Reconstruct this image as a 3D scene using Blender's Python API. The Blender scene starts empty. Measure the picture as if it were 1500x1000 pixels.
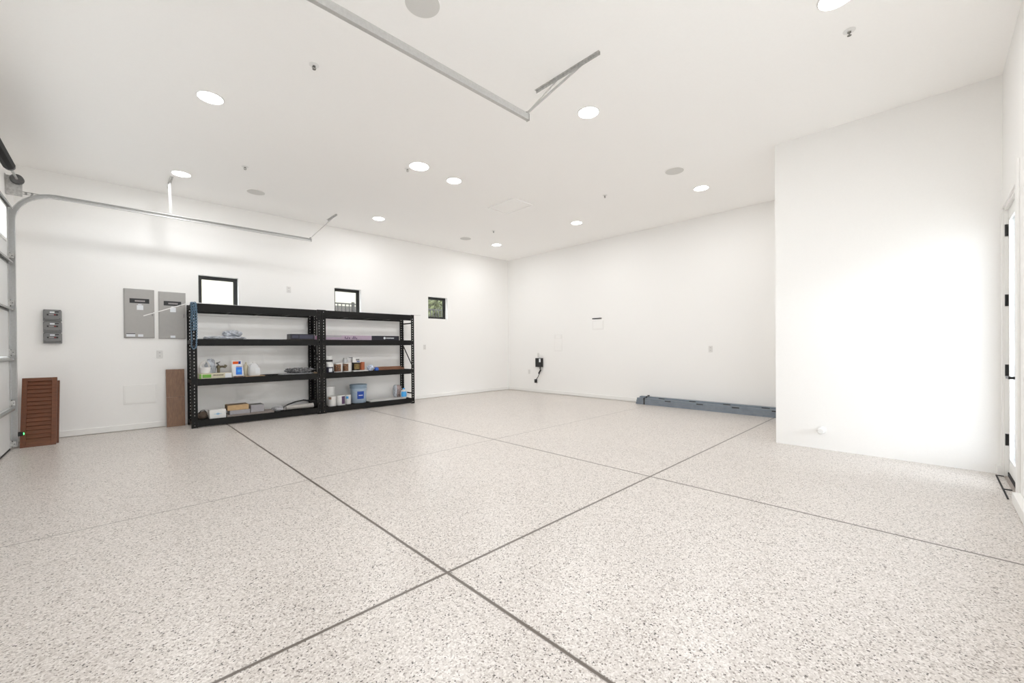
import bpy, bmesh, math, random
from mathutils import Vector, Matrix, Euler
R = math.radians
random.seed(7)
scene = bpy.context.scene
COL = scene.collection

# ------------------------------------------------------------------ camera
CAM_H = 1.2
F_PX, YAW, PITCH, ROLL, CY = 595.604, 0.800087, -0.004386, -0.007751, 510.764
cam_data = bpy.data.cameras.new('camera')
cam_data.sensor_width = 36.0
cam_data.sensor_fit = 'HORIZONTAL'
cam_data.lens = F_PX * 36.0 / 1500.0
cam_data.shift_y = (CY - 500.0) / 1500.0
cam_data.clip_start = 0.02
cam = bpy.data.objects.new('camera', cam_data)
COL.objects.link(cam)
_f = Vector((math.cos(YAW) * math.cos(PITCH), math.sin(YAW) * math.cos(PITCH), math.sin(PITCH)))
_r = Vector((math.sin(YAW), -math.cos(YAW), 0.0))
_u = _r.cross(_f)
_r2 = math.cos(ROLL) * _r + math.sin(ROLL) * _u
_u2 = -math.sin(ROLL) * _r + math.cos(ROLL) * _u
cam.matrix_world = Matrix((( _r2.x, _u2.x, -_f.x, 0), (_r2.y, _u2.y, -_f.y, 0), (_r2.z, _u2.z, -_f.z, CAM_H), (0, 0, 0, 1)))
scene.camera = cam

# ------------------------------------------------------------------ world, sun, exposure
world = bpy.data.worlds.new('overcast_sky')
scene.world = world
world.use_nodes = True
_bg = world.node_tree.nodes['Background']
_bg.inputs[0].default_value = (0.86, 0.93, 1.0, 1)
_bg.inputs[1].default_value = 4.4
sun_data = bpy.data.lights.new('hazy_sun', 'SUN')
sun_data.energy = 0.78
sun_data.angle = R(14)
sun_data.color = (0.90, 0.95, 1.0)
sun = bpy.data.objects.new('hazy_sun', sun_data)
COL.objects.link(sun)
sun.rotation_euler = Vector((0.39, 0.92, -0.275)).to_track_quat('-Z', 'Y').to_euler()
DOWNLIGHT_W = 10.0
DOWNLIGHT_COL = (0.985, 0.99, 1.0)
scene.cycles.max_bounces = 24
scene.cycles.diffuse_bounces = 20
scene.view_settings.view_transform = 'Standard'
scene.view_settings.look = 'None'
scene.view_settings.exposure = 0.41
scene.view_settings.gamma = 1.0
scene.view_settings.use_curve_mapping = False

# ------------------------------------------------------------------ room numbers (metres)
XG, XB, XC = -0.955, 7.985, 5.804        # garage door wall, back wall, face of the bump-out
YL, YR = 8.364, -0.461                   # left wall, right wall
YC = 1.327                               # edge of the bump-out
H = 3.647
WT = 0.15

# ------------------------------------------------------------------ materials
def mat(name, col, rough=0.5, metal=0.0, spec=0.5, noise=0.0, nscale=20.0, bump=0.0, coat=0.0, stretch=None):
    m = bpy.data.materials.new(name)
    m.use_nodes = True
    nt = m.node_tree
    b = nt.nodes['Principled BSDF']
    b.inputs['Roughness'].default_value = rough
    b.inputs['Metallic'].default_value = metal
    b.inputs['Specular IOR Level'].default_value = spec
    b.inputs['Coat Weight'].default_value = coat
    c = (col[0], col[1], col[2], 1)
    b.inputs['Base Color'].default_value = c
    tc = nt.nodes.new('ShaderNodeTexCoord')
    mp = nt.nodes.new('ShaderNodeMapping')
    nt.links.new(tc.outputs['Object'], mp.inputs[0])
    if stretch: mp.inputs['Scale'].default_value = stretch
    n = nt.nodes.new('ShaderNodeTexNoise')
    n.inputs['Scale'].default_value = nscale
    n.inputs['Detail'].default_value = 4
    nt.links.new(mp.outputs[0], n.inputs['Vector'])
    r = nt.nodes.new('ShaderNodeValToRGB')
    k = max(noise, 0.004)
    r.color_ramp.elements[0].position = 0.3
    r.color_ramp.elements[1].position = 0.7
    r.color_ramp.elements[0].color = tuple(max(0, x * (1 - k)) for x in col) + (1,)
    r.color_ramp.elements[1].color = tuple(min(1, x * (1 + k)) for x in col) + (1,)
    nt.links.new(n.outputs[0], r.inputs[0])
    nt.links.new(r.outputs[0], b.inputs['Base Color'])
    if bump:
        bp = nt.nodes.new('ShaderNodeBump')
        bp.inputs['Strength'].default_value = bump
        bp.inputs['Distance'].default_value = 0.004
        nt.links.new(n.outputs[0], bp.inputs['Height'])
        nt.links.new(bp.outputs[0], b.inputs['Normal'])
    return m

def glass_mat(name, tint=(1, 1, 1), mixf=0.08):
    m = bpy.data.materials.new(name)
    m.use_nodes = True
    nt = m.node_tree
    for n in list(nt.nodes): nt.nodes.remove(n)
    o = nt.nodes.new('ShaderNodeOutputMaterial')
    mx = nt.nodes.new('ShaderNodeMixShader')
    t = nt.nodes.new('ShaderNodeBsdfTransparent')
    t.inputs[0].default_value = (*tint, 1)
    g = nt.nodes.new('ShaderNodeBsdfGlossy')
    g.inputs['Roughness'].default_value = 0.02
    ge = nt.nodes.new('ShaderNodeNewGeometry')
    dt = nt.nodes.new('ShaderNodeVectorMath'); dt.operation = 'DOT_PRODUCT'
    nt.links.new(ge.outputs['Normal'], dt.inputs[0]); nt.links.new(ge.outputs['Incoming'], dt.inputs[1])
    def mth(op, a, b=None):
        n = nt.nodes.new('ShaderNodeMath'); n.operation = op
        nt.links.new(a, n.inputs[0])
        if b is not None: n.inputs[1].default_value = b
        return n.outputs[0]
    ab = mth('ABSOLUTE', dt.outputs['Value'])
    one = nt.nodes.new('ShaderNodeMath'); one.operation = 'SUBTRACT'; one.inputs[0].default_value = 1.0
    nt.links.new(ab, one.inputs[1])
    sch = mth('ADD', mth('MULTIPLY', mth('POWER', one.outputs[0], 5.0), 0.45), 0.04)   # reflectance rises at grazing view
    nt.links.new(sch, mx.inputs[0])
    nt.links.new(t.outputs[0], mx.inputs[1])
    nt.links.new(g.outputs[0], mx.inputs[2])
    nt.links.new(mx.outputs[0], o.inputs[0])
    return m

def emit_mat(name, col, s):
    m = bpy.data.materials.new(name)
    m.use_nodes = True
    b = m.node_tree.nodes['Principled BSDF']
    b.inputs['Base Color'].default_value = (*col, 1)
    b.inputs['Emission Color'].default_value = (*col, 1)
    b.inputs['Emission Strength'].default_value = s
    return m

JOINT_X = (-0.985, 1.2534, 3.5083)
JOINT_Y = (1.8001,)
FAINT_Y = (3.9621,)

def floor_mat():
    m = bpy.data.materials.new('epoxy_flake_floor')
    m.use_nodes = True
    nt = m.node_tree
    N, L = nt.nodes, nt.links
    b = N['Principled BSDF']
    tc = N.new('ShaderNodeTexCoord')
    # flakes
    v = N.new('ShaderNodeTexVoronoi'); v.inputs['Scale'].default_value = 165
    wob = N.new('ShaderNodeTexNoise'); wob.inputs['Scale'].default_value = 240
    add = N.new('ShaderNodeVectorMath'); add.operation = 'MULTIPLY_ADD'
    add.inputs[1].default_value = (0.006, 0.006, 0.0)
    L.new(tc.outputs['Object'], wob.inputs['Vector'])
    L.new(wob.outputs['Color'], add.inputs[0]); L.new(tc.outputs['Object'], add.inputs[2])
    L.new(add.outputs[0], v.inputs['Vector'])
    sep = N.new('ShaderNodeSeparateColor'); L.new(v.outputs['Color'], sep.inputs[0])
    cr = N.new('ShaderNodeValToRGB'); cr.color_ramp.interpolation = 'CONSTANT'
    els = [(0.0, (0.085, 0.074, 0.066)), (0.022, (0.25, 0.215, 0.19)), (0.075, (0.43, 0.39, 0.355)), (0.22, (0.555, 0.51, 0.473)),
           (0.45, (0.62, 0.577, 0.538)), (0.80, (0.72, 0.68, 0.645))]
    cr.color_ramp.elements[0].position = 0; cr.color_ramp.elements[0].color = (*els[0][1], 1)
    cr.color_ramp.elements[1].position = els[1][0]; cr.color_ramp.elements[1].color = (*els[1][1], 1)
    for p, c in els[2:]:
        e = cr.color_ramp.elements.new(p); e.color = (*c, 1)
    L.new(sep.outputs[0], cr.inputs[0])
    # saw-cut joints
    sx = N.new('ShaderNodeSeparateXYZ'); L.new(tc.outputs['Object'], sx.inputs[0])
    ns = N.new('ShaderNodeTexNoise'); ns.inputs['Scale'].default_value = 45; ns.inputs['Detail'].default_value = 3
    L.new(tc.outputs['Object'], ns.inputs['Vector'])
    def math_(op, a, bb):
        n = N.new('ShaderNodeMath'); n.operation = op
        for i, q in enumerate((a, bb)):
            if q is None: continue
            if isinstance(q, (int, float)): n.inputs[i].default_value = q
            else: L.new(q, n.inputs[i])
        return n.outputs[0]
    tot = None
    for ax, vals, w, strength in ((0, JOINT_X, 0.0105, 1.0), (1, JOINT_Y, 0.0100, 1.0), (1, FAINT_Y, 0.0075, 0.62)):
        for val in vals:
            d = math_('ABSOLUTE', math_('SUBTRACT', sx.outputs[ax], val), None)
            d2 = math_('ADD', d, math_('MULTIPLY', math_('SUBTRACT', ns.outputs[0], 0.5), 0.004))
            mr = N.new('ShaderNodeMapRange')
            mr.inputs['From Min'].default_value = w * 0.55; mr.inputs['From Max'].default_value = w * 1.25
            mr.inputs['To Min'].default_value = strength; mr.inputs['To Max'].default_value = 0.0
            L.new(d2, mr.inputs[0])
            tot = mr.outputs[0] if tot is None else math_('MAXIMUM', tot, mr.outputs[0])
    mx = N.new('ShaderNodeMix'); mx.data_type = 'RGBA'
    L.new(tot, mx.inputs[0]); L.new(cr.outputs[0], mx.inputs[6])
    mx.inputs[7].default_value = (0.12, 0.098, 0.082, 1)
    # slow tone drift of the broadcast
    big = N.new('ShaderNodeTexNoise'); big.inputs['Scale'].default_value = 1.3; big.inputs['Detail'].default_value = 3
    L.new(tc.outputs['Object'], big.inputs['Vector'])
    hs = N.new('ShaderNodeHueSaturation')
    mr2 = N.new('ShaderNodeMapRange'); mr2.inputs['To Min'].default_value = 0.95; mr2.inputs['To Max'].default_value = 1.05
    L.new(big.outputs[0], mr2.inputs[0]); L.new(mr2.outputs[0], hs.inputs['Value'])
    L.new(mx.outputs[2], hs.inputs['Color'])
    L.new(hs.outputs[0], b.inputs['Base Color'])
    b.inputs['Roughness'].default_value = 0.29
    b.inputs['Specular IOR Level'].default_value = 0.5
    bp = N.new('ShaderNodeBump'); bp.inputs['Strength'].default_value = 0.12; bp.inputs['Distance'].default_value = 0.002
    hgt = math_('SUBTRACT', math_('MULTIPLY', sep.outputs[1], 0.25), math_('MULTIPLY', tot, 2.0))
    L.new(hgt, bp.inputs['Height']); L.new(bp.outputs[0], b.inputs['Normal'])
    return m

def louver_wood(name, a, bcol, stretch):
    m = bpy.data.materials.new(name)
    m.use_nodes = True
    nt = m.node_tree; N, L = nt.nodes, nt.links
    b = N['Principled BSDF']; b.inputs['Roughness'].default_value = 0.45
    tc = N.new('ShaderNodeTexCoord'); mp = N.new('ShaderNodeMapping'); mp.inputs['Scale'].default_value = stretch
    L.new(tc.outputs['Object'], mp.inputs[0])
    n = N.new('ShaderNodeTexNoise'); n.inputs['Scale'].default_value = 9; n.inputs['Detail'].default_value = 6; n.inputs['Distortion'].default_value = 0.6
    L.new(mp.outputs[0], n.inputs['Vector'])
    r = N.new('ShaderNodeValToRGB')
    r.color_ramp.elements[0].position = 0.28; r.color_ramp.elements[0].color = (*a, 1)
    r.color_ramp.elements[1].position = 0.72; r.color_ramp.elements[1].color = (*bcol, 1)
    L.new(n.outputs[0], r.inputs[0]); L.new(r.outputs[0], b.inputs['Base Color'])
    return m

M = {}
M['paint'] = mat('white_wall_paint', (0.872, 0.866, 0.851), 0.75, spec=0.25, noise=0.006, nscale=60, bump=0.04)
M['ceil'] = mat('white_ceiling_paint', (0.945, 0.940, 0.928), 0.8, spec=0.2, noise=0.005, nscale=50, bump=0.03)
M['trim'] = mat('white_trim_paint', (0.84, 0.835, 0.815), 0.4)
M['floor'] = floor_mat()
M['black'] = mat('black_powder_coat', (0.0065, 0.0062, 0.0058), 0.5, spec=0.25, noise=0.15, nscale=80)
M['blackframe'] = mat('black_window_frame', (0.008, 0.008, 0.007), 0.4)
M['blackplastic'] = mat('black_plastic', (0.010, 0.010, 0.011), 0.35)
M['galv'] = mat('galvanised_steel', (0.56, 0.56, 0.55), 0.40, metal=0.6, noise=0.05, nscale=60)
M['steelgrey'] = mat('worn_galvanised_steel', (0.52, 0.515, 0.50), 0.5, metal=0.2, noise=0.2, nscale=40)
M['darksteel'] = mat('dark_cast_steel', (0.13, 0.13, 0.13), 0.5, metal=0.6, noise=0.2)
M['doorwhite'] = mat('white_garage_door_steel', (0.66, 0.67, 0.665), 0.45, noise=0.01)
M['strut'] = mat('grey_door_strut', (0.36, 0.365, 0.36), 0.45, metal=0.6, noise=0.06)
M['panelgrey'] = mat('grey_panel_enamel', (0.375, 0.365, 0.35), 0.42, noise=0.02)
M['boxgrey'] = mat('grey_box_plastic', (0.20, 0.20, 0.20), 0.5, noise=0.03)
M['label'] = mat('white_paper_label', (0.74, 0.77, 0.80), 0.6)
M['lettergrey'] = mat('pale_print', (0.40, 0.37, 0.37), 0.6)
M['red'] = mat('red_plastic', (0.25, 0.02, 0.02), 0.4)
M['studs'] = mat('blue_grey_galvanised', (0.235, 0.27, 0.315), 0.42, metal=0.35, noise=0.10, nscale=14)
M['louver'] = louver_wood('reddish_stained_wood', (0.100, 0.032, 0.012), (0.185, 0.063, 0.024), (1, 6, 14))
M['board'] = louver_wood('walnut_board', (0.165, 0.088, 0.050), (0.27, 0.150, 0.088), (9, 9, 1))
M['plank'] = louver_wood('brown_plank', (0.19, 0.085, 0.045), (0.28, 0.13, 0.07), (1, 9, 9))
M['greywood'] = mat('grey_brown_board', (0.27, 0.235, 0.215), 0.75, noise=0.12)
M['card'] = mat('cardboard', (0.42, 0.30, 0.19), 0.8, noise=0.06)
M['tanbox'] = mat('tan_box', (0.50, 0.34, 0.18), 0.7, noise=0.08)
M['tanlid'] = mat('dark_tan_box_top', (0.15, 0.095, 0.05), 0.7, noise=0.15)
M['greybox'] = mat('grey_box_card', (0.36, 0.35, 0.37), 0.7, noise=0.05)
M['greytop'] = mat('dark_grey_card', (0.14, 0.14, 0.135), 0.7, noise=0.1)
M['white'] = mat('white_plastic', (0.80, 0.80, 0.79), 0.4)
M['whitecan'] = mat('white_can_enamel', (0.76, 0.76, 0.75), 0.35, noise=0.01)
M['tin'] = mat('tin_plate', (0.58, 0.57, 0.55), 0.3, metal=0.9)
M['brownlabel'] = mat('brown_can_label', (0.16, 0.075, 0.035), 0.5, noise=0.9, nscale=45)
M['darkcan'] = mat('black_can_enamel', (0.012, 0.010, 0.009), 0.35)
M['gold'] = mat('gold_can_label', (0.20, 0.135, 0.04), 0.45, noise=0.6, nscale=60)
M['orange'] = mat('terracotta_can', (0.44, 0.13, 0.055), 0.5, noise=0.1)
M['bluebucket'] = mat('pale_blue_bucket', (0.36, 0.45, 0.55), 0.4, noise=0.04)
M['bluelid'] = mat('blue_grey_lid', (0.22, 0.30, 0.38), 0.4, noise=0.05)
M['bluelabel'] = mat('royal_blue_label', (0.012, 0.060, 0.34), 0.45)
M['brightblue'] = mat('bright_blue_print', (0.02, 0.18, 0.72), 0.45)
M['paleblue'] = mat('pale_blue_print', (0.30, 0.50, 0.68), 0.5)
M['skyblue'] = mat('sky_blue_print', (0.06, 0.38, 0.80), 0.45)
M['orangeprint'] = mat('orange_print', (0.80, 0.12, 0.012), 0.5)
M['green'] = mat('green_print', (0.16, 0.42, 0.055), 0.55)
M['cream'] = mat('cream_card', (0.62, 0.58, 0.44), 0.7, noise=0.05)
M['wrap'] = mat('clear_plastic_wrap', (0.48, 0.51, 0.56), 0.22, noise=0.35, nscale=30, bump=0.7, coat=0.3)
M['brass'] = mat('dull_brass', (0.20, 0.17, 0.115), 0.4, metal=0.7, noise=0.2)
M['bagwhite'] = mat('white_paper_bag', (0.76, 0.78, 0.80), 0.55, noise=0.03, bump=0.3)
M['translucent'] = mat('milky_plastic', (0.66, 0.67, 0.68), 0.35, noise=0.02)
M['camo'] = mat('patterned_grey_cloth', (0.17, 0.17, 0.175), 0.8, noise=0.95, nscale=42, bump=0.5)
M['greycloth'] = mat('pale_plastic_sheet', (0.40, 0.40, 0.42), 0.5, noise=0.3, nscale=25, bump=0.6)
M['roll'] = mat('pale_grey_roll', (0.48, 0.455, 0.43), 0.7, noise=0.06)
M['blackbag'] = mat('black_nylon', (0.006, 0.006, 0.007), 0.7, noise=0.3, bump=0.4)
M['brownlump'] = mat('brown_leather', (0.085, 0.062, 0.045), 0.7, noise=0.3, bump=0.4)
M['purple'] = mat('lilac_box_print', (0.42, 0.33, 0.42), 0.55, noise=0.04)
M['purpledark'] = mat('deep_purple_print', (0.08, 0.04, 0.10), 0.55)
M['navybox'] = mat('blue_black_box', (0.010, 0.010, 0.020), 0.4)
M['navypale'] = mat('slate_box_print', (0.045, 0.045, 0.075), 0.5)
M['rag'] = mat('white_blue_rag', (0.50, 0.55, 0.66), 0.85, noise=0.5, nscale=28, bump=0.8)
M['bluecap'] = mat('blue_plastic_cap', (0.01, 0.09, 0.42), 0.4)
M['panelwhite'] = mat('pale_board', (0.58, 0.575, 0.56), 0.6, noise=0.02)
M['greyredbag'] = mat('grey_red_bag', (0.30, 0.24, 0.23), 0.6, noise=0.5, nscale=22, bump=0.3)
M['chain'] = mat('blue_grey_chain', (0.17, 0.27, 0.37), 0.35, metal=0.6)
M['grille'] = mat('grey_speaker_grille', (0.66, 0.655, 0.635), 0.75, noise=0.03, nscale=300)
M['sprinkler'] = mat('brushed_sprinkler_metal', (0.22, 0.215, 0.20), 0.4, metal=0.6)
M['lens'] = emit_mat('glowing_lens', (1.0, 0.985, 0.96), 9.0)
M['greenled'] = emit_mat('green_led', (0.05, 1.0, 0.12), 6.0)
M['glass'] = glass_mat('window_glass')
M['outwall'] = mat('cream_stucco', (0.40, 0.375, 0.30), 0.85, noise=0.03, nscale=40, bump=0.2)
M['blockwall'] = mat('grey_brown_block', (0.085, 0.077, 0.068), 0.85, noise=0.1, nscale=12)
M['fence'] = mat('dark_iron_fence', (0.02, 0.019, 0.017), 0.5)
M['ground'] = mat('pale_concrete', (0.84, 0.82, 0.78), 0.9, noise=0.04, nscale=30)
M['leaf'] = mat('olive_foliage', (0.13, 0.145, 0.062), 0.7, noise=0.5, nscale=8)
M['bark'] = mat('grey_bark', (0.12, 0.10, 0.08), 0.9, noise=0.3)
M['rubber'] = mat('black_rubber', (0.012, 0.012, 0.012), 0.7)
M['sill'] = mat('beige_stone_sill', (0.42, 0.37, 0.33), 0.5, noise=0.12, nscale=60)
M['boxpaint'] = mat('box_paint', (0.825, 0.818, 0.80), 0.6)
M['outlet'] = mat('white_outlet_plastic', (0.72, 0.71, 0.69), 0.35)
M['slot'] = mat('dark_slot', (0.03, 0.03, 0.03), 0.6)
M['sticker'] = mat('white_sticker', (0.72, 0.73, 0.76), 0.5)
M['stickblue'] = mat('blue_sticker_print', (0.03, 0.05, 0.28), 0.5)
M['pink'] = mat('pink_end_cap', (0.42, 0.22, 0.33), 0.6)
M['yellowsoft'] = mat('pale_yellow_plastic', (0.62, 0.57, 0.44), 0.5)
M['whitewire'] = mat('white_coated_wire', (0.70, 0.69, 0.66), 0.4)

# ------------------------------------------------------------------ mesh builder
class MB:
    def __init__(self): self.bm = bmesh.new()
    def box(self, x0, x1, y0, y1, z0, z1, bevel=0.0, mtx=None):
        g = bmesh.ops.create_cube(self.bm, size=1.0)
        vs = g['verts']
        sx, sy, sz = abs(x1 - x0), abs(y1 - y0), abs(z1 - z0)
        for v in vs:
            v.co = Vector((v.co.x * sx + (x0 + x1) / 2, v.co.y * sy + (y0 + y1) / 2, v.co.z * sz + (z0 + z1) / 2))
        if bevel:
            es = list({e for v in vs for e in v.link_edges})
            r = bmesh.ops.bevel(self.bm, geom=es, offset=min(bevel, sx * .45, sy * .45, sz * .45), segments=2, profile=0.5, affect='EDGES')
            vs = list({v for f in r['faces'] for v in f.verts} | {v for v in vs if v.is_valid})
        if mtx is not None:
            for v in vs: v.co = mtx @ v.co
        return self
    def bar(self, a, b, w, h, up=(0, 0, 1)):
        a, b = Vector(a), Vector(b)
        d = (b - a); ln = d.length; d.normalize()
        up = Vector(up)
        if abs(d.dot(up)) > 0.98: up = Vector((1, 0, 0))
        s = d.cross(up).normalized(); u = s.cross(d).normalized()
        g = bmesh.ops.create_cube(self.bm, size=1.0)
        for v in g['verts']:
            v.co = a + d * ((v.co.x + .5) * ln) + s * (v.co.y * w) + u * (v.co.z * h)
        return self
    def tube(self, pts, r, seg=8, closed=False):
        pts = [Vector(p) for p in pts]
        n = len(pts)
        rings = []
        prev = None
        for i, p in enumerate(pts):
            if closed: t = pts[(i + 1) % n] - pts[i - 1]
            else: t = pts[min(i + 1, n - 1)] - pts[max(i - 1, 0)]
            t.normalize()
            if prev is None:
                a = Vector((0, 0, 1)) if abs(t.z) < 0.9 else Vector((1, 0, 0))
                s = t.cross(a).normalized()
            else:
                s = (prev - t * prev.dot(t)).normalized()
            prev = s
            u = t.cross(s)
            rr = r[i] if isinstance(r, (list, tuple)) else r
            rings.append([self.bm.verts.new(p + (s * math.cos(2 * math.pi * k / seg) + u * math.sin(2 * math.pi * k / seg)) * rr) for k in range(seg)])
        m = n if closed else n - 1
        for i in range(m):
            A, B = rings[i], rings[(i + 1) % n]
            for k in range(seg):
                self.bm.faces.new((A[k], A[(k + 1) % seg], B[(k + 1) % seg], B[k]))
        if not closed:
            self.bm.faces.new(list(reversed(rings[0]))); self.bm.faces.new(rings[-1])
        return self
    def lathe(self, prof, c=(0, 0, 0), seg=28, axis='Z'):
        c = Vector(c)
        rings = []
        for rr, z in prof:
            ring = []
            for k in range(seg):
                a = 2 * math.pi * k / seg
                p = Vector((rr * math.cos(a), rr * math.sin(a), z))
                if axis == 'X': p = Vector((p.z, p.x, p.y))
                elif axis == 'Y': p = Vector((p.y, p.z, p.x))
                ring.append(self.bm.verts.new(c + p))
            rings.append(ring)
        for A, B in zip(rings, rings[1:]):
            for k in range(seg):
                self.bm.faces.new((A[k], A[(k + 1) % seg], B[(k + 1) % seg], B[k]))
        self.bm.faces.new(list(reversed(rings[0]))); self.bm.faces.new(rings[-1])
        return self
    def patch(self, prof, a0, a1, c, seg=12):
        # open curved label: profile (r,z) swept between two angles, with thickness
        c = Vector(c)
        rows = []
        for rr, z in prof:
            rows.append([self.bm.verts.new(c + Vector((rr * math.cos(a0 + (a1 - a0) * k / seg), rr * math.sin(a0 + (a1 - a0) * k / seg), z))) for k in range(seg + 1)])
        for A, B in zip(rows, rows[1:]):
            for k in range(seg): self.bm.faces.new((A[k], A[k + 1], B[k + 1], B[k]))
        return self
    def prism(self, pts, d):
        # polygon pts (3D, planar) extruded by vector d
        d = Vector(d)
        A = [self.bm.verts.new(Vector(p)) for p in pts]
        B = [self.bm.verts.new(Vector(p) + d) for p in pts]
        n = len(A)
        self.bm.faces.new(A); self.bm.faces.new(list(reversed(B)))
        for i in range(n): self.bm.faces.new((A[i], B[i], B[(i + 1) % n], A[(i + 1) % n]))
        return self
    def lump(self, x0, x1, y0, y1, z0, z1, amp=0.25, sub=3, seed=1, fold=False):
        rnd = random.Random(seed)
        g = bmesh.ops.create_icosphere(self.bm, subdivisions=sub, radius=1.0)
        ph = [rnd.uniform(0, 6.28) for _ in range(9)]
        for v in g['verts']:
            p = v.co.copy()
            k = 1 + amp * (math.sin(4 * p.x + ph[0]) * math.sin(5 * p.y + ph[1]) + 0.6 * math.sin(9 * p.x + 7 * p.z + ph[2]) * math.sin(8 * p.y + ph[3])
                           + 0.4 * math.sin(15 * p.x + ph[4]) * math.sin(13 * p.z + ph[5])) * 0.6
            p = p * k
            if fold: p.z += 0.55 * abs(math.sin(7 * p.x + 2 * p.y + ph[6])) - 0.45 * abs(math.sin(11 * p.y - 5 * p.x + ph[7])); p.x *= 1 + .10 * math.sin(9 * p.y + ph[8]); p.y *= 1 + .12 * math.sin(8 * p.x)
            # boxier
            p = Vector([math.copysign(abs(q) ** 0.8, q) for q in p])
            z = max(-1.0, min(1.25, p.z))
            zz = (z + 1) / 2
            v.co = Vector(((x0 + x1) / 2 + p.x * (x1 - x0) / 2, (y0 + y1) / 2 + p.y * (y1 - y0) / 2, z0 + max(0.0, zz) * (z1 - z0)))
        return self
    def build(self, name, material, parent=None, smooth=False):
        me = bpy.data.meshes.new(name)
        bmesh.ops.recalc_face_normals(self.bm, faces=self.bm.faces[:])
        self.bm.to_mesh(me); self.bm.free()
        if smooth:
            for p in me.polygons: p.use_smooth = True
            try: me.set_sharp_from_angle(angle=R(40))
            except Exception: pass
        me.materials.append(M[material] if isinstance(material, str) else material)
        o = bpy.data.objects.new(name, me)
        COL.objects.link(o)
        if parent is not None:
            o.parent = parent
            bpy.context.view_layer.update()
            o.matrix_parent_inverse = parent.matrix_world.inverted()
        return o

def tag(o, label=None, cat=None, group=None, kind=None):
    if label: o['label'] = label
    if cat: o['category'] = cat
    if group: o['group'] = group
    if kind: o['kind'] = kind
    return o

def thing(name, label, cat, loc=(0, 0, 0), group=None):
    o = bpy.data.objects.new(name, None)
    o.empty_display_size = 0.05
    COL.objects.link(o)
    o.location = loc
    tag(o, label, cat, group)
    return o

def struct(mb, name, material, smooth=False):
    o = mb.build(name, material, None, smooth)
    o['kind'] = 'structure'
    return o

def copy_tree(o, off, parent=None):
    c = o.copy(); COL.objects.link(c)
    if parent is None: c.location = Vector(o.location) + Vector(off)
    else:
        c.parent = parent
        c.matrix_parent_inverse = o.matrix_parent_inverse.copy()
    for ch in list(o.children): copy_tree(ch, off, c)
    return c

# ================================================================== SETTING
struct(MB().box(XG - WT, XB + WT, YR - 0.13, YL + WT, -0.12, 0.0), 'floor', 'floor')
struct(MB().box(XG - WT, XB + WT, YR - 0.15, YL + WT, H, H + 0.15), 'ceiling', 'ceil')

WIN = [(0.965, 1.520), (3.150, 3.700), (5.340, 5.900)]
WZ0, WZ1 = 1.900, 2.428
def wall_with_holes(name, axis, a0, a1, z1, holes, plane0, plane1):
    mb = MB()
    def put(u0, u1, w0, w1):
        if u1 - u0 < 1e-4 or w1 - w0 < 1e-4: return
        if axis == 'X': mb.box(u0, u1, plane0, plane1, w0, w1)
        else: mb.box(plane0, plane1, u0, u1, w0, w1)
    cur = a0
    for (h0, h1, b0, b1) in holes:
        put(cur, h0, 0, z1)
        put(h0, h1, 0, b0); put(h0, h1, b1, z1)
        cur = h1
    put(cur, a1, 0, z1)
    return struct(mb, name, 'paint')
wall_with_holes('wall_left', 'X', XG, XB, H, [(a, b, WZ0, WZ1) for a, b in WIN], YL, YL + WT)
struct(MB().box(XB, XB + WT, YR, YL + WT, 0, H), 'wall_back', 'paint')
struct(MB().box(XC, XB, YR, YC, 0, H), 'wall_bump_out', 'paint')
SX0, SX1, SZ0, SZ1 = 0.55, 3.35, 1.10, 2.405      # added side window, out of view, lets in extra daylight
DX0, DX1, DZ = 4.905, 5.722, 2.405
wall_with_holes('wall_right', 'X', XG - WT, XB + WT, H, [(SX0, SX1, SZ0, SZ1), (DX0, DX1, 0.0, DZ)], YR - 0.13, YR)
GY0, GY1, GZ = 2.45, 7.80, 2.99
wall_with_holes('wall_garage_door', 'Y', YR, YL + WT, H, [(GY0, GY1, 0.0, GZ)], XG - WT, XG)
# painted curbs
struct(MB().box(XG, XB, YL - 0.022, YL, 0.006, 0.088, 0.004), 'baseboard_left', 'trim')
struct(MB().box(XB - 0.022, XB, YC, YL - 0.022, 0.006, 0.088, 0.004), 'baseboard_back', 'trim')
bb = MB().box(XG, 4.785, YR, YR + 0.041, 0.006, 0.092, 0.004)
struct(bb, 'baseboard_right', 'trim')
struct(MB().box(5.735, XC, YR, YR + 0.043, 0, 0.09, 0.004), 'baseboard_corner', 'trim')

# ------------------------------------------------------------------ small windows in the left wall
for i, (a, b) in enumerate(WIN):
    y0, y1 = YL + 0.100, YL + 0.145
    fw = 0.048
    fr = MB()
    fr.box(a, a + fw, y0, y1, WZ0, WZ1); fr.box(b - fw, b, y0, y1, WZ0, WZ1)
    fr.box(a + fw, b - fw, y0, y1, WZ0, WZ0 + fw); fr.box(a + fw, b - fw, y0, y1, WZ1 - fw, WZ1)
    # inner glazing bead
    fr.box(a + fw, a + fw + .008, y0 + .014, y1, WZ0 + fw, WZ1 - fw); fr.box(b - fw - .008, b - fw, y0 + .014, y1, WZ0 + fw, WZ1 - fw)
    fr.box(a + fw, b - fw, y0 + .014, y1, WZ1 - fw - .008, WZ1 - fw); fr.box(a + fw, b - fw, y0 + .014, y1, WZ0 + fw, WZ0 + fw + .008)
    w = struct(fr, 'window_%d' % (i + 1), 'blackframe')
    MB().box(a + fw, b - fw, y0 + .026, y0 + .030, WZ0 + fw, WZ1 - fw).build('pane', 'glass', w)

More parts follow.
